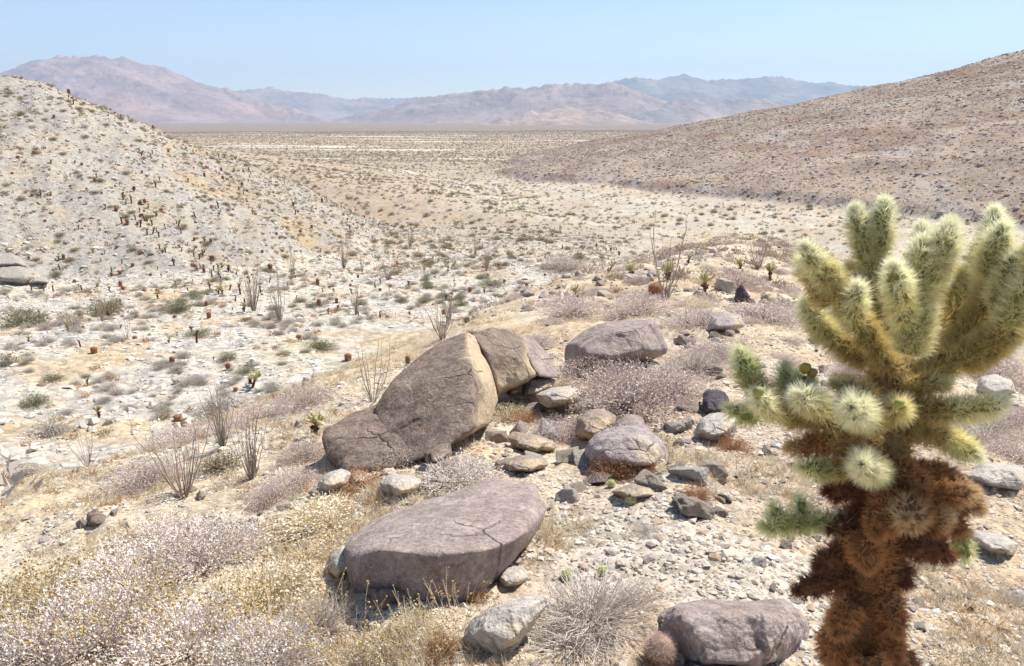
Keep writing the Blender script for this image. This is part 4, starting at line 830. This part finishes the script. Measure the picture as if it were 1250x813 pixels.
# ------------------------------------------------------------------ scatter
def sample(n, xr, yr, cond=None):
    x = rng.uniform(*xr, n); y = rng.uniform(*yr, n); p = np.stack([x, y, np.zeros(n)], 1); p = p[inframe_xy(p)]
    p[:,2], fl, sp, lh, rh, _ = height(p[:,0], p[:,1], True); zn = np.where(sp > np.maximum(fl, lh), 0, np.where(lh > fl, 2, np.where(rh > fl, 3, 1)))
    return p, zn
def inframe_xy(p): a = np.degrees(np.arctan2(p[:,0], p[:,1])); return (np.abs(a) < 40) & (p[:,1] > .8)
def keep(p, zn, h, mar=60):
    m = visible(p, h) & inframe(p, mar); return p[m], zn[m]
ZN = {0: 'on the sandy ridge', 1: 'in the white wash', 2: 'on the pale slope', 3: 'on the brown hill'}
def clear_of_heroes(p, rad=1.0):
    px, py, d = project(p); m = np.ones(len(p), bool)
    for (x0, y0, x1, y1) in ((400,575,675,760), (390,400,690,580), (790,720,1000,830), (685,390,820,465)): m &= ~((px > x0) & (px < x1) & (py > y0) & (py < y1))
    return m
def rockm(seed, sub, amp=.18):
    r = np.random.default_rng(seed); pts = unit(r.normal(size=(9, 3)))*np.array([1, .8, .6])*(.75+.35*r.random((9, 1)))
    V, F, c = rock_radial(pts, sub, 90, amp*.4, 2.2, seed, 4, 6); return V, F
STN = [rockm(s, 5) for s in range(200, 208)]; S_me = [make_mesh('stone', V, F, {'tan': np.zeros((len(V), 3))}, True, [M_stone]) for V, F in STN]; T_me = [make_mesh('stone', V, F, None, True, [M_stonetan]) for V, F in STN]
LO = [rockm(s, 1) for s in range(300, 306)]; LO0 = []
for s in range(8):
    V0, F0 = ico(1); r_ = np.random.default_rng(s); LO0.append((V0[:]*(np.array([1, .8, .55]))*(1+.28*r_.normal(size=(len(V0), 1))), F0))
def cloud(name, label, cat, tmpl, p, sc, cols, mat, flat=True, squash=None, smooth=False, kind='stuff'):
    """one mesh of many little pieces that nobody could count"""
    Vs, Fs, Cs = [], [], []; off = 0; k = rng.integers(0, len(tmpl), len(p)); a = rng.random(len(p))*2*np.pi
    for j, (V, F) in enumerate(tmpl):
        m = k == j; n = m.sum()
        if not n: continue
        c, s = np.cos(a[m])[:,None], np.sin(a[m])[:,None]; X = V[None,:,0]*c-V[None,:,1]*s; Y = V[None,:,0]*s+V[None,:,1]*c; Z = np.broadcast_to(V[None,:,2], X.shape)
        W = np.stack([X, Y, Z], -1)*sc[m][:,None,None]+p[m][:,None]
        Vs.append(W.reshape(-1, 3)); Fs.append((F[None]+np.arange(n)[:,None,None]*len(V)).reshape(-1, 3)+off); off += n*len(V); Cs.append(np.repeat(cols[m], len(V), 0))
    me = make_mesh(name, np.vstack(Vs), np.vstack(Fs), {'tint': np.vstack(Cs)}, smooth, [mat]); o = link(name, me); tag(o, label, cat, None, kind); return o
def pick(pal, n, var=.15): pal = np.array(pal); return pal[rng.integers(0, len(pal), n)]*(1-var+2*var*rng.random((n, 1)))
def logsize(n, a, b, k=2.2): u = rng.random(n); return (a**-k+(b**-k-a**-k)*u)**(-1/k)

# broken angular blocks around the split boulders
jr = np.random.default_rng(77); nb = 0
for i in range(70):
    px, py = jr.uniform(600, 890), jr.uniform(385, 640)
    if 'mid' and ((py > 575 and px < 690) or (px < 690 and py < 480) or (690 < px < 815 and py < 462)): continue
    g_, t_ = ground_hit(px, py); sz_ = jr.choice([.10, .14, .18, .26])*(.8+.4*jr.random())*(1+.04*max(t_-6, 0)); o = link('block', T_me[int(jr.integers(8))], None, tuple(g_+np.array([0, 0, sz_*.1])))
    o.scale = (sz_*.7, sz_*(.4+.3*jr.random()), sz_*(.35+.3*jr.random())); o.rotation_euler = (jr.normal()*.3, jr.normal()*.3, jr.random()*6.28)
    tag(o, f"{'larger' if sz_ > .17 else 'smaller'} angular broken block {where(g_)}", 'stone', 'angular blocks around the split boulders'); nb += 1
# rocks: the largest as individuals, the rest as rubble
TANS = [(.40,.33,.26), (.5,.42,.33), (.58,.53,.46), (.30,.25,.22), (.45,.32,.22)]; PALES = [(.62,.58,.51), (.55,.52,.47), (.66,.61,.54), (.45,.42,.38), (.60,.51,.40)]
pn, zn = sample(26000, (-16, 24), (1.6, 48)); sz = np.minimum(logsize(len(pn), .035, .45, 1.6), .05+.013*np.hypot(pn[:,0], pn[:,1])); zr = zn
pw, zw = sample(150000, (-115, 30), (16, 205)); sw_ = logsize(len(pw), .11, .85, 2.0)*np.where(zw == 2, 1.25, 1)
pn = np.vstack([pn, pw]); zn = np.concatenate([zr, zw]); sz = np.concatenate([sz, sw_*np.where(zw == 0, .8, np.where(zw == 2, .9, 1.))])
cl = fbm2(pn[:,0]/4, pn[:,1]/4, 3, 777); m = (cl > -.35+.7*rng.random(len(pn))-.3) & clear_of_heroes(pn) & visible(pn, sz) & inframe(pn, 50); pn, zn, sz = pn[m], zn[m], sz[m]
_, _, d = project(pn); order = np.argsort(-sz/d); big = order[:290]; rest = order[290:]
infr = inframe(pn, -6); big = [i for i in order if infr[i]][:290]; bs = set(big); rest = np.array([i for i in order if i not in bs])
for i in big:
    o = link('stone', (T_me if zn[i] == 0 else S_me)[int(rng.integers(8))], None, tuple(pn[i]+np.array([0, 0, sz[i]*.12]))); s = sz[i]*.55
    o.scale = (s*(.8+.5*rng.random()), s*(.8+.4*rng.random()), s*(.7+.5*rng.random())); o.rotation_euler = (rng.normal()*.25, rng.normal()*.25, rng.random()*6.28)
    sizew = 'large' if sz[i] > .45 or (zn[i] == 0 and sz[i] > .18) else 'small'
    tag(o, f"{sizew} {'tan' if zn[i] == 0 else 'pale'} stone {ZN[int(zn[i])]} {where(pn[i])}", 'stone', 'loose stones '+ZN[int(zn[i])])
cc = np.where((zn[rest] == 0)[:,None], pick(TANS, len(rest)), np.where((zn[rest] == 2)[:,None], pick(PALES[1:]+[(.36,.34,.32), (.42,.33,.26), (.28,.25,.23), (.45,.37,.28)], len(rest)), pick(PALES, len(rest))))
rest0 = zn[rest] == 0
LO2 = [rockm(s, 2, .25) for s in range(400, 407)]
cloud('rubble', 'loose pale rubble strewn over the wash and slopes', 'rubble', LO0, pn[rest][~rest0], sz[rest][~rest0]*.5, cc[~rest0], M_rubble)
cloud('ridge_rubble', 'loose tan rubble strewn over the ridge', 'rubble', LO2, pn[rest][rest0]+np.array([0, 0, .005]), sz[rest][rest0]*.5, cc[rest0], M_rubble)
n = 60000; rr = 1.9*(11/1.9)**rng.random(n); aa = R(rng.uniform(-38, 38, n)) if False else np.radians(rng.uniform(-38, 38, n)); pg = np.stack([rr*np.sin(aa), rr*np.cos(aa), 0*rr], 1); pg[:,2] = height(pg[:,0], pg[:,1])
m = (fbm2(pg[:,0]*1.3, pg[:,1]*1.3, 3, 55) > -.5+.6*rng.random(n)-.15) & inframe(pg, 40); pg = pg[m]; rr = rr[m]
cloud('gravel', 'loose tan gravel on the foreground ridge', 'gravel', LO0, pg, logsize(len(pg), .0045, .03, 1.9)*(.75+rr*.10), pick(TANS+PALES[1:2]+[(.55,.47,.37)]*4, len(pg)), M_gravel)

# grass and litter on the near ridge
def tuft_tmpl(seed, n=22, h=1.):
    r = np.random.default_rng(seed); B = r.normal(size=(n, 3))*np.array([.28, .28, 0]); D = unit(r.normal(size=(n, 3))*np.array([.6, .6, .2])+np.array([0, 0, .75])); return spikes(B, D, h*(.4+.7*r.random(n)), np.full(n, .022))
TF = [tuft_tmpl(s) for s in range(8)]
n = 16000; rr = 1.9*(24/1.9)**rng.random(n); aa = np.radians(rng.uniform(-38, 38, n)); pg = np.stack([rr*np.sin(aa), rr*np.cos(aa), 0*rr], 1); pg[:,2] = height(pg[:,0], pg[:,1])
f = fbm2(pg[:,0]*.8+9, pg[:,1]*.8, 3, 66)+.35*sstep(.4, -1.5, pg[:,0]); m = (f > .12+.3*rng.random(n)) & inframe(pg, 40); pg = pg[m]; rr = rr[m]
cloud('dry_grass', 'straw dry grass and litter on the foreground ridge', 'dry grass', TF, pg, (.05+.05*rng.random(len(pg)))*(.8+.05*rr), pick(STR+[(.66,.58,.45), (.48,.30,.14)], len(pg)), M_leaf, smooth=False)

# low plants
def clump_tmpl(seed, n, up=.4, w=.2, h=.8, lay=.55):
    r = np.random.default_rng(seed); a = r.random(n)*6.28; e = np.arcsin(r.random(n)); k = lay+(1-lay)*r.random(n); d = np.stack([np.cos(a)*np.cos(e), np.sin(a)*np.cos(e), np.sin(e)*h], 1); p = d*k[:,None]*(1+.25*r.normal(size=(n, 1)))
    D = unit(d+r.normal(size=(n, 3))*.7+np.array([0, 0, up])); s = np.cross(D, unit(r.normal(size=(n, 3)))); V = np.empty((n, 3, 3)); V[:,0] = p-s*w-D*w; V[:,1] = p+s*w-D*w; V[:,2] = p+D*w*1.6
    return V.reshape(-1, 3), np.arange(n*3).reshape(-1, 3)
CL_hi = [clump_tmpl(s, 90, w=.11) for s in range(6)]; CL_mid = [clump_tmpl(s, 34, w=.2) for s in range(6)]; CL_lo = [clump_tmpl(s, 12, w=.36) for s in range(6)]
OLV_P = [(.33,.28,.17), (.40,.34,.22), (.27,.23,.14), (.37,.30,.2)]; GRN_P = [(.22,.25,.14), (.28,.30,.18)]; BRN_P = [(.28,.21,.14), (.36,.28,.2), (.31,.25,.18)]
def individuals(kinds, p, zn, size, nat, gname, adj, cap, sq=(.7, 1.1)):
    _, _, d = project(p); inf = inframe(p, -4) & visible(p, size*.5); o = [i for i in np.argsort(-size/d) if inf[i]][:cap]; s = set(o)
    for i in o:
        k = kinds[int(rng.integers(len(kinds)))]; sc = size[i]/nat
        k.place(p[i]-np.array([0, 0, .02]), rng.random()*6.28, (sc, sc, sc*rng.uniform(*sq)), f'{adj} {ZN[int(zn[i])]}, {where(p[i])}', gname+' '+ZN[int(zn[i])])
    return np.array([i for i in range(len(p)) if i not in s], int)
# shrubs over ridge
p, z = sample(2600, (-10, 26), (3.2, 62)); m = (z == 0) & (fbm2(p[:,0]/3, p[:,1]/3, 3, 31) > -.25) & clear_of_heroes(p) & visible(p, .1) & inframe(p, 40) & (p[:,1]+.0*p[:,0] > 5.0); p, z = p[m], z[m]; s_ = rng.uniform(.25, .75, len(p))
h1 = rng.random(len(p)) < .72; r1 = individuals(K_lilac, p[h1], z[h1], s_[h1], .9, 'lilac dry shrubs', 'low lilac-grey dry shrub', 170, (.5, .9)); r2 = individuals(K_rust+K_straw, p[~h1], z[~h1], s_[~h1]*.7, .55, 'tan dry shrubs', 'low tan-orange dry shrub', 80, (.5, .9))
pr = np.vstack([p[h1][r1], p[~h1][r2]])
if len(pr): cloud('low_scrub', 'faint low scrub on the far ridge', 'scrub', CL_hi, pr, rng.uniform(.2, .45, len(pr)), pick([(.5,.43,.38), (.42,.33,.24)], len(pr)), M_scrub)
# grey bushes and orange mats in the wash
p, z = sample(8500, (-75, 25), (17, 185)); m = (z == 1) & (fbm2(p[:,0]/9, p[:,1]/9, 3, 33) > -.3+.4*rng.random(len(p))) & clear_of_heroes(p) & visible(p, .15) & inframe(p, 40); p, z = p[m], z[m]; s_ = rng.uniform(.4, 1.15, len(p))
r1 = individuals(K_grey, p, z, s_, 1.4, 'grey dry bushes', 'rounded grey dry bush', 280, (.75, 1.15)); cloud('grey_scrub', 'scattered grey scrub far down the wash', 'scrub', CL_hi, p[r1], s_[r1]*.42, pick(GRY, len(r1)), M_scrub)
p, z = sample(9000, (-75, 25), (17, 170)); m = (z == 1) & (fbm2(p[:,0]/6, p[:,1]/6, 3, 35) > .2) & clear_of_heroes(p) & visible(p, .1) & inframe(p, 40); p, z = p[m], z[m]
cloud('orange_mats', 'rusty orange dry ground mats among the white stones', 'ground cover', CL_hi, p, rng.uniform(.12, .34, len(p)), pick([(.50,.31,.16), (.50,.34,.18), (.48,.38,.24), (.36,.18,.09)], len(p)), M_scrub)
p, z = sample(9000, (-120, 20), (55, 215)); m = (z == 2) & visible(p, .1) & inframe(p, 30); p, z = p[m], z[m]
cloud('slope_mats', 'small dry mats and tufts flecking the pale slope', 'ground cover', CL_mid, p, rng.uniform(.12, .38, len(p)), pick([(.46,.34,.2), (.50,.40,.27), (.42,.36,.28), (.38,.24,.14), (.36,.32,.22)], len(p)), M_scrub)
p, z = sample(1500, (-75, 20), (28, 185)); m = (z == 1) & (fbm2(p[:,0]/12, p[:,1]/12, 3, 37) > .0) & clear_of_heroes(p) & visible(p, .3) & inframe(p, 10); p, z = p[m], z[m]
individuals(K_green+K_olive, p, z, rng.uniform(.6, 1.6, len(p)), 1.7, 'soft green bushes', 'soft grey-green bush', 75, (.6, .95))
# slope bushes
p, z = sample(2400, (-120, 20), (60, 215)); m = (z == 2) & visible(p, .2) & inframe(p, 30); p, z = p[m], z[m]; s_ = rng.uniform(.45, 1.5, len(p)); cap = min(240, len(p))
r1 = individuals(K_olive*2+K_grey[:2], p, z, s_, 1.6, 'olive bushes', 'small olive-brown bush', 230, (.6, 1.))
if len(r1): cloud('slope_scrub', 'small scrub dotted over the pale slope', 'scrub', CL_mid, p[r1], s_[r1]*.5, pick(OLV_P, len(r1)), M_scrub)
# barrels and brown chollas on slope and wash
p, z = sample(5200, (-110, 20), (30, 200)); dens = np.where(z == 2, .26, np.where(z == 1, .19, 0))+.75*np.exp(-((p[:,0]+44-(95-p[:,1])*.35)**2/90+(p[:,1]-97)**2/260)); m = (rng.random(len(p)) < dens) & clear_of_heroes(p) & visible(p, .5) & inframe(p, -4); p, z = p[m], z[m]
h1 = rng.random(len(p)) < .5; s_ = rng.uniform(.3, .8, len(p))*np.where(z == 2, 1.15, 1)
for msk, kk, cap, g_, ad in ((h1, [K_bar[0], K_bar[1], K_bar[3]], 290, 'red barrel cactuses', 'small red barrel cactus'), (~h1, K_bcho+K_cho, 290, 'brown chollas', 'small brown-trunked cholla')):
    individuals(kk, p[msk], z[msk], s_[msk]*(1 if ad.startswith('small red') else 1.25), .85, g_, ad, cap, (.8, 1.2))
# cholla line on the rib
for i in range(46):
    u = rng.random(); px, py = 165+150*u+rng.normal()*10, 262+112*u+rng.normal()*9; g = ground_hit(px, py)
    if g is None: continue
    k = (K_bcho+K_cho)[int(rng.integers(7))]; k.place(g[0], rng.random()*6.28, .8+.5*rng.random(), 'cholla in the dense line down the pale slope, '+where(g[0]), 'chollas in a line down the slope')
# green dots in the valley, scrub on plain and hill
p, z = sample(84000, (-420, 520), (95, 760)); r = np.hypot(p[:,0], p[:,1]); dens = np.where(z == 3, .62, .55+.4*((p[:,0] < 10) & (p[:,1] < 380)))*np.where(r < 500, 1, .8)
m = (z != 2) & (z != 0) & (rng.random(len(p)) < dens*(.65+.9*np.clip(fbm2(p[:,0]/30, p[:,1]/30, 3, 81)+.3, 0, 1))) & visible(p, .8) & inframe(p, 60); p, z = p[m], z[m]; s_ = logsize(len(p), .38, 1.5, 2.1)
gz = (rng.random(len(p)) < .12+.3*((np.hypot(p[:,0]-60, (p[:,1]-270)*.8) < 75) & (z == 1))) & (z == 1); near = np.hypot(p[:,0], p[:,1]) < 330
v = (z == 1) & near & (s_ > .7); vi = np.where(v)[0]; _, _, d = project(p[vi]); vi = vi[np.argsort(-s_[vi]/d)][:200]
for i in vi:
    g_ = bool(gz[i]); ks = K_green if g_ else K_olive; ks[int(rng.integers(3))].place(p[i], rng.random()*6.28, s_[i]*.95, f"{'green' if g_ else 'olive-brown'} bush on the valley flat, {where(p[i])}", 'bushes on the valley flat')
mk = np.ones(len(p), bool); mk[vi] = False
col = np.where(gz[:,None], pick(GRN_P, len(p)), np.where((z == 3)[:,None], pick(BRN_P+OLV_P[:2], len(p)), pick(OLV_P+BRN_P[:2], len(p))))
mv = mk & (z == 1); mh = mk & (z == 3)
cloud('valley_scrub', 'countless brown bushes dotting the valley floor', 'scrub', CL_mid, p[mv], s_[mv]*.85, col[mv], M_scrub)
cloud('hill_scrub', 'countless brown bushes covering the right hill', 'scrub', CL_mid, p[mh], s_[mh]*.62, col[mh], M_scrub)
# pale and dark rocks on the hill
p, z = sample(125000, (-20, 520), (90, 720)); m = (z == 3) & (rng.random(len(p)) < .8) & visible(p, .5) & inframe(p, 60); p = p[m]
cloud('hill_rocks', 'weathered rocks strewn over the right hill', 'rocks', LO0, p, logsize(len(p), .24, 1.25, 2.2), pick([(.46,.39,.33), (.36,.28,.23), (.52,.47,.42), (.30,.23,.19), (.40,.32,.26)], len(p)), M_rubble)
# far plain scrub
n = 52000; rr = np.sqrt(rng.uniform(600**2, 2300**2, n)); aa = np.radians(rng.uniform(-34, 24, n)); p = np.stack([rr*np.sin(aa), rr*np.cos(aa), 0*rr], 1); p[:,2], fl, sp, lh, rh, _ = height(p[:,0], p[:,1], True)
br = sstep(.42, .56, fbm2(p[:,0]/420+3, p[:,1]/70+.002*p[:,0], 4, 121)); m = (rh < fl) & (lh < fl) & visible(p, 1.2) & inframe(p, 60) & (rng.random(n) > .85*br); p = p[m]
cloud('plain_scrub', 'desert scrub dotting the far plain', 'scrub', CL_lo, p, rng.uniform(.45, 1.15, len(p)), pick([(.36,.30,.2), (.42,.34,.24), (.32,.25,.18)], len(p)), M_scrub)
